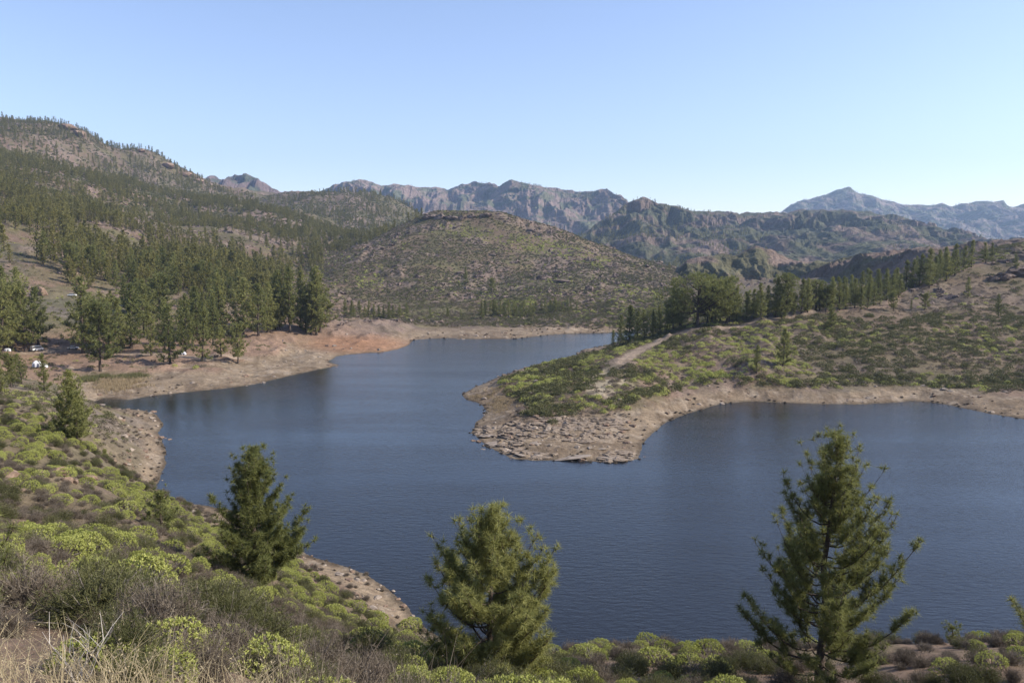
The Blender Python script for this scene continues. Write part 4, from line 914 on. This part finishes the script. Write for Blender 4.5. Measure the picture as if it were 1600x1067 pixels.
for px, py, w, h, lb in [(1594,428,46,20,'dark shaded crag rising at the right edge of the photo'),(1572,436,28,9,'lower shoulder of the dark crag at the right edge'),(1604,408,34,14,'upper block of the dark crag at the right edge'),(1552,440,14,8,'dark boulder at the foot of the right-edge crag')]:
    boulder(px, py, w, h, ROCKD, lb, 'crag', dmin=350)
for px, py, w, h, lb in [(66,462,22,22,'pale pinkish earth cliff above the camp road at the left'),(32,470,24,20,'left part of the pinkish cliff above the camp road'),(243,500,12,12,'pale bare rock face among the pines')]:
    boulder(px, py, w, h, ROCKR, lb, 'rock_face', dmin=300)
# stones of the drawdown shore
X, Y, Z, px, py, S = cand(40000, 70, 620, 61, -.68, .68, 1.0); r = np.random.default_rng(62)
tip = inpoly(px, py, [(735,660),(850,650),(1000,650),(1010,720),(800,720)]); lft = inpoly(px, py, [(140,630),(260,640),(270,780),(160,760)])+inpoly(px, py, [(450,850),(560,880),(660,970),(560,960)])
m = (S > -2.0) & (S < 34) & (Z < 5.0) & visible(X, Y, Z, .5) & (r.uniform(0,1,len(X)) < .22+.35*fbm(X/9,Y/9,3,170)+.3*tip+.55*lft)
q = np.where(m)[0]; nn_ = len(q); sz = np.minimum(.12/r.uniform(.06,1,nn_)**.9, 1.0)*np.where(tip[q], 1.3, 1)*(.6+Y[q]/500)
scatter_stuff('shore_stones', np.column_stack([X[q],Y[q],Z[q]+sz*.05]), r.uniform(0,6.28,nn_), np.column_stack([sz, sz*r.uniform(.6,1.1,nn_), sz*r.uniform(.4,.9,nn_)]), r.integers(0,7,nn_), [[m_] for m_ in ROCK+ROCKR[:3]], 'loose stones and rubble on the drawn-down lake shore')
X, Y, Z, px, py, S = cand(30000, 75, 560, 65, -.68, .68, 1.0)
m = (S > -.5) & (S < 26) & visible(X, Y, Z, .5) & (r.uniform(0,1,len(X)) < .10+.5*fbm(X/7,Y/7,3,171)+.28*(np.abs(S) < 2)+.3*lft[:0].sum()+.35*inpoly(px, py, [(140,630),(260,640),(270,780),(160,760)])) & ~((px > 290) & (px < 640) & (py < 620))
q = np.where(m)[0]; nn_ = len(q); sz = r.uniform(.25,.75,nn_)*(.6+Y[q]/500)
scatter_stuff('shore_twigs', np.column_stack([X[q],Y[q],np.maximum(Z[q],-.3)]), r.uniform(0,6.28,nn_), np.column_stack([sz, sz, sz*.9]), r.integers(0,len(DRY),nn_), [list(m_) for m_ in DRY], 'dead twiggy shrubs on the drawn-down shore')
W_ = np.array([hit(a, b, 150)[:2] for a, b in [(742,668),(800,655),(870,652),(960,655),(1004,672),(1006,700),(998,716),(960,722),(860,718),(800,714),(752,692)]])
c = r.uniform(W_.min(0), W_.max(0), (2600, 2)); c = c[inpoly(c[:,0], c[:,1], [tuple(w) for w in W_])]; c = c[(lake_sd(c[:,0], c[:,1]) > .6) & (fbm(c[:,0]/8, c[:,1]/8, 3, 175) > -.05)][:620]; nn_ = len(c); sz = r.uniform(.35,1,nn_)**2*1.7
scatter_stuff('shore_slabs', np.column_stack([c, zat(c[:,0], c[:,1])+.02]), r.uniform(-.5,.5,nn_), np.column_stack([sz, sz*r.uniform(.45,.9,nn_), sz*r.uniform(.8,1.8,nn_)]), r.integers(0,5,nn_), [[m_] for m_ in SLABT], 'broken pale slabs and blocks covering the rocky flat at the peninsula tip')
# stones on the near slope
X, Y, Z, px, py, S = cand(5000, 8, 140, 63, -.7, .66, 1.2); m = (S > 3) & (r.uniform(0,1,len(X)) < .4); q = np.where(m)[0]; nn_ = len(q); sz = np.minimum(.05/r.uniform(.06,1,nn_)**.9, .5)
scatter_stuff('slope_stones', np.column_stack([X[q],Y[q],Z[q]+sz*.05]), r.uniform(0,6.28,nn_), np.column_stack([sz, sz*.8, sz*.6]), r.integers(0,4,nn_), [[m_] for m_ in ROCKR], 'small stones scattered over the near slope')
# crags on the far slopes, dark rocks
X, Y, Z, px, py, S = cand(16000, 420, 1700, 64, -.62, .66, 1.2); cg = crag(X, Y); m = (S > 40) & visible(X, Y, Z, 2) & (r.uniform(0,1,len(X)) < .04+.5*cg); q = np.where(m)[0]; nn_ = len(q); sz = r.uniform(.7,3.0,nn_)*(.5+Y[q]/1500)
scatter_stuff('hillside_rocks', np.column_stack([X[q],Y[q],Z[q]]), r.uniform(0,6.28,nn_), np.column_stack([sz*1.5, sz, sz*.8]), r.integers(0,4,nn_), [[m_] for m_ in ROCKD], 'outcropping rocks on the far hillsides')
print('rocks', round(time.time()-T0, 1), 's')

# ------------------------------------------------------------------ reeds, grass
def blade_field(name, pts, n, ln, wd, mat_, label, droop=.3, spread=.28, seeds=False, seed=70):
    r = np.random.default_rng(seed); k = len(pts)*n
    c = np.repeat(pts, n, 0)+r.normal(size=(k,3))*np.array([.12,.12,0])*(ln/.6); d = unit(np.column_stack([r.normal(0,spread,(k,2)), np.ones(k)]))
    L_ = ln*r.uniform(.5,1.15,(k,1)); bend = np.column_stack([r.normal(0,1,(k,2)), np.zeros(k)]); bend = unit(bend)*L_*droop*r.uniform(.2,1.3,(k,1))
    p0 = c; p1 = c+d*L_*.55+bend*.25; p2 = c+d*L_+bend-np.array([0,0,1])*L_*droop*.35
    s_ = unit(np.cross(d, r.normal(size=(k,3))))*wd*.5
    V = np.stack([p0-s_, p0+s_, p1+s_*.8, p1-s_*.8, p2+s_*.15, p2-s_*.15], 1).reshape(-1,3); b_ = np.arange(k)[:,None]*6
    Fq = np.concatenate([b_+np.array([[0,1,2,3]]), b_+np.array([[3,2,4,5]])], 0); tn = np.repeat(r.uniform(0,1,k), 6)
    if seeds:
        m_ = r.uniform(0,1,k) < .28; q = p2[m_]; ns = 7; cc = np.repeat(q, ns, 0)+np.tile(np.linspace(0,1,ns), len(q))[:,None]*np.repeat((p1-p2)[m_], ns, 0)*.55+r.normal(0,.014,(len(q)*ns,3))
        Vc, Fc_, tc_ = cards(cc, .017, r, -.6, .35); Fq = np.vstack([Fq, Fc_+len(V)]); V = np.vstack([V, Vc]); tn = np.concatenate([tn, np.full(len(Vc), 1.0)])
    me_ = mesh_np(name, V, Fq, [mat_], False, colors=np.column_stack([tn]*3)); return ob(name, me_, kind='stuff', label=label)
def ground_pts(poly, n, dmin, seed, rmin, rmax):
    r = np.random.default_rng(seed); P = []
    pa = np.array(poly); out_ = []
    x0, y0 = pa.min(0); x1, y1 = pa.max(0)
    W_ = np.array([hit(a, b, dmin)[:2] for a, b in poly]); lo = W_.min(0); hi = W_.max(0)
    c = r.uniform(lo, hi, (n, 2)); m = inpoly(c[:,0], c[:,1], [tuple(w) for w in W_]); c = c[m]
    c = c+r.normal(size=c.shape)*2.2; k = fbm(c[:,0]/4, c[:,1]/4, 3, seed) > -.12; c = c[k]; c = c[lake_sd(c[:,0], c[:,1]) > .5]
    return np.column_stack([c, zat(c[:,0], c[:,1])])
r = np.random.default_rng(71)
a_ = r.uniform(-.72,-.20,2600); d_ = r.uniform(3.2, 9.5, 2600); gx, gy = d_*np.sin(a_), d_*np.cos(a_)
u_, y_ = gx/gy, gy
keep = r.uniform(0,1,2600) < np.clip(1.15-(d_-3.2)/7+.8*fbm(gx/.8, gy/.8, 2, 180)-np.clip((a_+.42)*2.5,0,1), 0, 1)
gp = np.column_stack([gx, gy, zat(gx, gy)])[keep]
blade_field('dry_grass', gp[::3], 5, .50, .0045, M_straw, 'pale dry oat grass across the bottom left corner', .5, .42, True)
a_ = r.uniform(-.30,-.08,420); d_ = r.uniform(5.5, 11, 420); gx, gy = d_*np.sin(a_), d_*np.cos(a_)
blade_field('dry_stalks', np.column_stack([gx, gy, zat(gx, gy)])[:230], 4, .85, .006, M_dry, 'thin brown stalks rising at the bottom left of centre', .35, .35, True, 72)
X, Y, Z, px, py, S = cand(9000, 9, 110, 73, -.7, .66, 1.15); m = (S > 3) & (r.uniform(0,1,len(X)) < .42+.4*fbm(X/6, Y/6, 2, 181))
blade_field('slope_grass', np.column_stack([X,Y,Z])[m], 9, .42, .016, M_dry, 'thin dead grass tufts between the bushes of the near slope', .4, .5, False, 74)
blade_field('lake_reeds', ground_pts([(150,600),(205,590),(225,604),(170,614)], 5200, 200, 75, 0, 0), 5, 1.15, .07, M_reed, 'tan reeds in a strip by the left inlet', .2, .2, False, 76)
blade_field('green_reeds', ground_pts([(122,592),(220,583),(226,590),(125,600)], 4200, 200, 77, 0, 0), 5, 1.4, .07, M_green, 'olive green reeds behind the tan strip by the left inlet', .2, .2, False, 78)
blade_field('headland_grass', ground_pts([(726,618),(790,602),(812,632),(790,645),(765,640)], 5200, 200, 79, 0, 0), 4, .7, .06, M_reed, 'dry tan grass on the western tip of the peninsula', .3, .3, False, 80)
# bare twig by the bottom-left grass
def bare_branch(px, py, D, ht, seed, label):
    r = np.random.default_rng(seed); x = at_depth(px, py, D)[0]; z = float(zat(x, D)); parts = []
    for k in range(7):
        d = np.array([r.normal(0,.28), r.normal(0,.15), 1]); P = [np.zeros(3)]
        for q in range(5): P.append(P[-1]+d*ht/5*(1-.08*q)+r.normal(0,.02,3))
        parts.append(tube(P, [.006,.005,.004,.003,.002,.0015], 4))
        for q in (2,3,4):
            e_ = P[q]+np.array([r.normal(0,.14), r.normal(0,.1), .18]); parts.append(tube([P[q], (P[q]+e_)/2+[0,0,.02], e_], [.003,.002,.001], 3))
    v_, f_ = cat(parts); o = ob('bare_branch', mesh_np('bare_branch', v_, f_, [M_pale], False), label=label, category='branch'); o.location = (x, D, z)
M_pale = plain_mat('bleached_wood', (.36,.33,.29), (.55,.51,.46), 20)
bare_branch(122, 1020, 5.6, .52, 90, 'bleached leafless branch sticking up from the bottom-left grass')
bare_branch(1187, 1000, 45, 1.2, 91, 'grey leafless twigs against the dark water on the crest')
bare_branch(925, 1005, 45, 1.1, 92, 'small dead bush with white twigs on the crest right of the centre pine')

# ------------------------------------------------------------------ camp: cars, tents, tables, fence
import bmesh
def simple_mat(name, c, rough=.5, spec=.4, metal=0):
    return plain_mat(name, tuple(v*.93 for v in c), tuple(min(1, v*1.04) for v in c), 3., rough, .05, spec=spec)
M_white = simple_mat('white_paint', (.78,.78,.77), .3, .5); M_glass = simple_mat('dark_glass', (.03,.035,.04), .1, .6); M_tyre = simple_mat('tyre_rubber', (.03,.03,.03), .8)
M_cloth = simple_mat('white_canvas', (.76,.76,.78), .8); M_clothd = simple_mat('dark_canvas', (.08,.09,.14), .8); M_wood = plain_mat('dark_wood', (.07,.05,.035), (.16,.11,.08), 9.); M_stone = plain_mat('stone_wall', (.14,.11,.09), (.3,.25,.2), 3.)
M_lamp = simple_mat('lamp_glass', (.6,.2,.15), .3); M_silver = simple_mat('silver_paint', (.45,.46,.47), .3, .5)
def prism(profile, w, mat_, name, parent, taper=None, y0=0.):
    """extrude an x-z outline over width w (y)"""
    bm = bmesh.new(); L1 = [bm.verts.new((x, y0-w/2, z)) for x, z in profile]; L2 = [bm.verts.new((x, y0+w/2, z)) for x, z in profile]
    if taper:
        for L_ in (L1, L2):
            for v in L_:
                if v.co.z > taper[0]: v.co.y *= taper[1]
    bm.faces.new(L1); bm.faces.new(L2[::-1]); n = len(profile)
    for i in range(n): bm.faces.new((L1[(i+1) % n], L1[i], L2[i], L2[(i+1) % n]))
    bmesh.ops.recalc_face_normals(bm, faces=bm.faces); bmesh.ops.bevel(bm, geom=bm.edges[:], offset=.03, segments=1, affect='EDGES')
    m_ = bpy.data.meshes.new(name); bm.to_mesh(m_); bm.free(); m_.materials.append(mat_); return ob(name, m_, parent)
def cyl(name, r_, w, mat_, parent, loc, axis='Y', n=16):
    bm = bmesh.new(); bmesh.ops.create_cone(bm, cap_ends=True, segments=n, radius1=r_, radius2=r_, depth=w)
    if axis == 'Y': bmesh.ops.rotate(bm, verts=bm.verts, matrix=Matrix.Rotation(math.pi/2, 3, 'X'))
    m_ = bpy.data.meshes.new(name); bm.to_mesh(m_); bm.free(); m_.materials.append(mat_); o = ob(name, m_, parent); o.location = loc; return o
def car(px, py, rot, label, van=False, paint=None, dmin=250):
    paint = paint or M_white
    x, y, z = hit(px, py, dmin); e = ob('parked_van' if van else 'parked_car', None, label=label, category='van' if van else 'car'); e.location = (x, y, z+.06); e.rotation_euler = (0,0,rot)
    if van: body = [(-2.4,.4),(-2.4,1.9),(-2.3,2.2),(1.3,2.2),(1.75,1.35),(2.35,1.15),(2.45,.4)]; cab = [(-2.2,1.3),(-2.2,1.95),(1.25,1.95),(1.55,1.35)]
    else: body = [(-2.1,.35),(-2.15,.85),(-1.95,.98),(1.1,.95),(2.0,.78),(2.12,.35)]; cab = [(-1.75,.97),(-1.35,1.42),(.25,1.45),(1.0,.95)]
    prism(body, 1.72, paint, 'body', e)
    if van: prism(cab, 1.76, M_glass, 'windows', e)
    else: prism(cab, 1.56, M_glass, 'windows', e, (1.2,.85)); prism([(-1.35,1.43),(-1.3,1.49),(.2,1.51),(.28,1.44)], 1.34, paint, 'roof', e)
    for sx in (-1.35,1.35):
        for sy in (-.78,.78): cyl('wheel', .33, .22, M_tyre, e, (sx, sy, .33))
    for sy in (-.6,.6): prism([(2.06,.6),(2.06,.74),(2.16,.74),(2.16,.6)], .26, M_silver, 'headlight', e, y0=sy)
    for sy in (-.65,.65): prism([(-2.19,.62),(-2.19,.8),(-2.09,.8),(-2.09,.62)], .22, M_lamp, 'tail_light', e, y0=sy)
car(115, 546, .12, 'white car parked on the camp track under the pines')
car(58, 549, 1.1, 'white vehicle half hidden by the pine at the left end of the track', True)
car(113, 463, .15, 'white vehicle parked high on the road above the camp', False)
car(333, 500, .0, 'pale car glimpsed between pine trunks', False, M_silver)
def tent(px, py, w, h, label, rot=0, mats=(0,)):
    x, y, z = hit(px, py, 200); e = ob('dome_tent', None, label=label, category='tent'); e.location = (x, y, z); e.rotation_euler = (0,0,rot); n = 16; k = 7
    V = []; 
    for j in range(k+1):
        ph = j/k*math.pi/2
        for i in range(n):
            th = 2*math.pi*i/n; rr_ = (abs(math.cos(th))**4+abs(math.sin(th))**4)**-.25*.5+.5
            rr_ = rr_*(1-.05*math.cos(4*th)); V.append((w/2*rr_*math.cos(th)*math.cos(ph), w*.42*rr_*math.sin(th)*math.cos(ph), h*math.sin(ph)**.85))
    F_ = [[j*n+i, j*n+(i+1) % n, (j+1)*n+(i+1) % n, (j+1)*n+i] for j in range(k) for i in range(n)]
    ob('canopy', mesh_np('canopy', V, F_, [M_cloth], False), e)
    for a, b_ in ((1,1),(1,-1)):
        P = [(w/2*.98*a*math.cos(t)*.93, w*.42*b_*math.cos(t)*.93, h*1.02*math.sin(t)**.85 if t > 0 and t < math.pi else 0) for t in np.linspace(0, math.pi, 13)]
        v_, f_ = tube(P, [.03]*13, 4); ob('pole', mesh_np('pole', v_, f_, [M_clothd], False), e)
    for sx in (-.22,.2):
        D2_ = [(w*(sx-.1), -w*.435, .05), (w*(sx+.1), -w*.435, .05), (w*(sx+.08), -w*.36, h*.55), (w*(sx-.05), -w*.36, h*.58)]
        D3 = [(a, b_-.06, c_) for a, b_, c_ in D2_]
        ob('door', mesh_np('door', D2_+D3, [[0,1,2,3],[7,6,5,4],[0,4,5,1],[1,5,6,2],[2,6,7,3],[3,7,4,0]], [M_clothd], False), e)
tent(58, 573, 3.2, 2.3, 'larger white dome tent with dark doors on the camp clearing', .3)
tent(69, 574, 2.4, 1.4, 'small low white tent right beside the larger dome tent', -.2)
tent(286, 554, 2.6, 1.3, 'low white tent between pines at the edge of the beach', .2)
tent(12, 549, 2.5, 1.3, 'pale tent at the far left edge behind the pines', .2)
def table(px, py, rot, label):
    x, y, z = hit(px, py, 250); e = ob('picnic_table', None, label=label, category='table', group='picnic tables at the camp'); e.location = (x, y, z+.02); e.rotation_euler = (0,0,rot)
    prism([(-1,.72),(-1,.8),(1,.8),(1,.72)], .8, M_wood, 'tabletop', e)
    for sy in (-.75,.75): prism([(-1,.42),(-1,.48),(1,.48),(1,.42)], .28, M_wood, 'bench', e, y0=sy)
    for sx in (-.7,.7): prism([(sx-.06,0),(sx-.06,.71),(sx+.06,.71),(sx+.06,0)], 1.5, M_wood, 'leg', e)
table(463, 523, .3, 'dark picnic table in the shade under the rightmost tall pines')
table(383, 526, .1, 'dark picnic table beside the low hut')
table(338, 558, .5, 'dark picnic table near the lone thin pine on the beach')
table(425, 520, -.2, 'dark picnic table among tree trunks at the middle of the camp')
table(240, 565, .2, 'picnic table on the bare ground left of the beach pines')
x, y, z = hit(358, 523, 280); e = ob('stone_hut', None, label='small dark stone hut with flat pale roof behind the beach pines', category='hut'); e.location = (x, y, z-.1)
prism([(-1.7,0),(-1.7,2),(1.7,2),(1.7,0)], 2.6, M_stone, 'wall', e); prism([(-1.9,2.01),(-1.9,2.2),(1.9,2.2),(1.9,2.01)], 3.0, M_rock, 'roof', e); prism([(-.5,.05),(-.5,1.6),(.5,1.6),(.5,.05)], .2, M_glass, 'opening', e, y0=-1.28)
fe = ob('post_fence', None, label='low wooden post fence along the far shore flat', category='fence')
fp = [hit(px, 504+(px-610)*.09, 420) for px in np.linspace(610, 720, 24)]; pm = None
for k, (x, y, z) in enumerate(fp):
    if pm is None: o = cyl('post', .09, 1.5, M_wood, fe, (x, y, z+.65), 'Z', 6); pm = o.data
    else: o = ob('post', pm, fe); o.location = (x, y, z+.65)
for dz in (.5, 1.05):
    v_, f_ = tube([(x, y-.1, z+dz) for x, y, z in fp], [.035]*len(fp), 4); ob('rail', mesh_np('rail', v_, f_, [M_wood], False), fe)
# person walking on the beach
def person(px, py, label, shirt, trousers):
    x, y, z = hit(px, py, 250); me_ = bpy.data.meshes.new('person')
    J = [(0,0,.95),(0,0,1.2),(0,0,1.42),(0,0,1.5),(0,-.01,1.62),(0,0,1.76),(.1,0,.9),(.12,-.06,.5),(.12,.02,.06),(.12,-.14,.03),(-.1,0,.9),(-.12,.1,.5),(-.12,.2,.08),(-.12,.08,.03),(.19,0,1.4),(.26,.05,1.15),(.26,-.06,.92),(-.19,0,1.4),(-.26,-.02,1.15),(-.25,-.12,.94)]
    E_ = [(0,1),(1,2),(2,3),(3,4),(4,5),(0,6),(6,7),(7,8),(8,9),(0,10),(10,11),(11,12),(12,13),(2,14),(14,15),(15,16),(2,17),(17,18),(18,19)]
    rad = [.14,.14,.14,.06,.1,.08,.09,.065,.045,.04,.09,.065,.045,.04,.06,.045,.035,.06,.045,.035]
    me_.from_pydata(J, E_, []); o = ob('person', me_, label=label, category='person')
    md = o.modifiers.new('skin', 'SKIN'); sb = o.modifiers.new('sub', 'SUBSURF'); sb.levels = sb.render_levels = 1
    for v, rd in zip(me_.skin_vertices[0].data, rad): v.radius = (rd, rd*.8)
    me_.skin_vertices[0].data[0].use_root = True; me_.materials.append(shirt); o.location = (x, y, z); o.rotation_euler = (0,0,.6)
person(442, 536, 'person in dark blue walking on the bare beach below the tall pines', simple_mat('blue_cloth', (.05,.07,.13), .9), None)

# ------------------------------------------------------------------ haze
hz, t = mat('air_haze'); out = nd(t, 'ShaderNodeOutputMaterial'); pv = nd(t, 'ShaderNodeVolumePrincipled')
pv.inputs['Color'].default_value = (.50,.69,1.0,1); pv.inputs['Density'].default_value = HAZE; pv.inputs['Anisotropy'].default_value = 0.2
t.links.new(pv.outputs[0], out.inputs['Volume'])
a, b_, c_ = 7600, 7600, 1000
Vb = [(sx*a, (7600 if sy > 0 else -2000), -30 if sz < 0 else c_) for sz in (-1,1) for sy in (-1,1) for sx in (-1,1)]
ob('haze', mesh_np('haze', Vb, [[0,2,3,1],[4,5,7,6],[0,1,5,4],[2,6,7,3],[0,4,6,2],[1,3,7,5]], [hz]), kind='stuff', label='pale blue air between the camera and the far mountains')
print('total', round(time.time()-T0, 1), 's', len(bpy.data.objects))
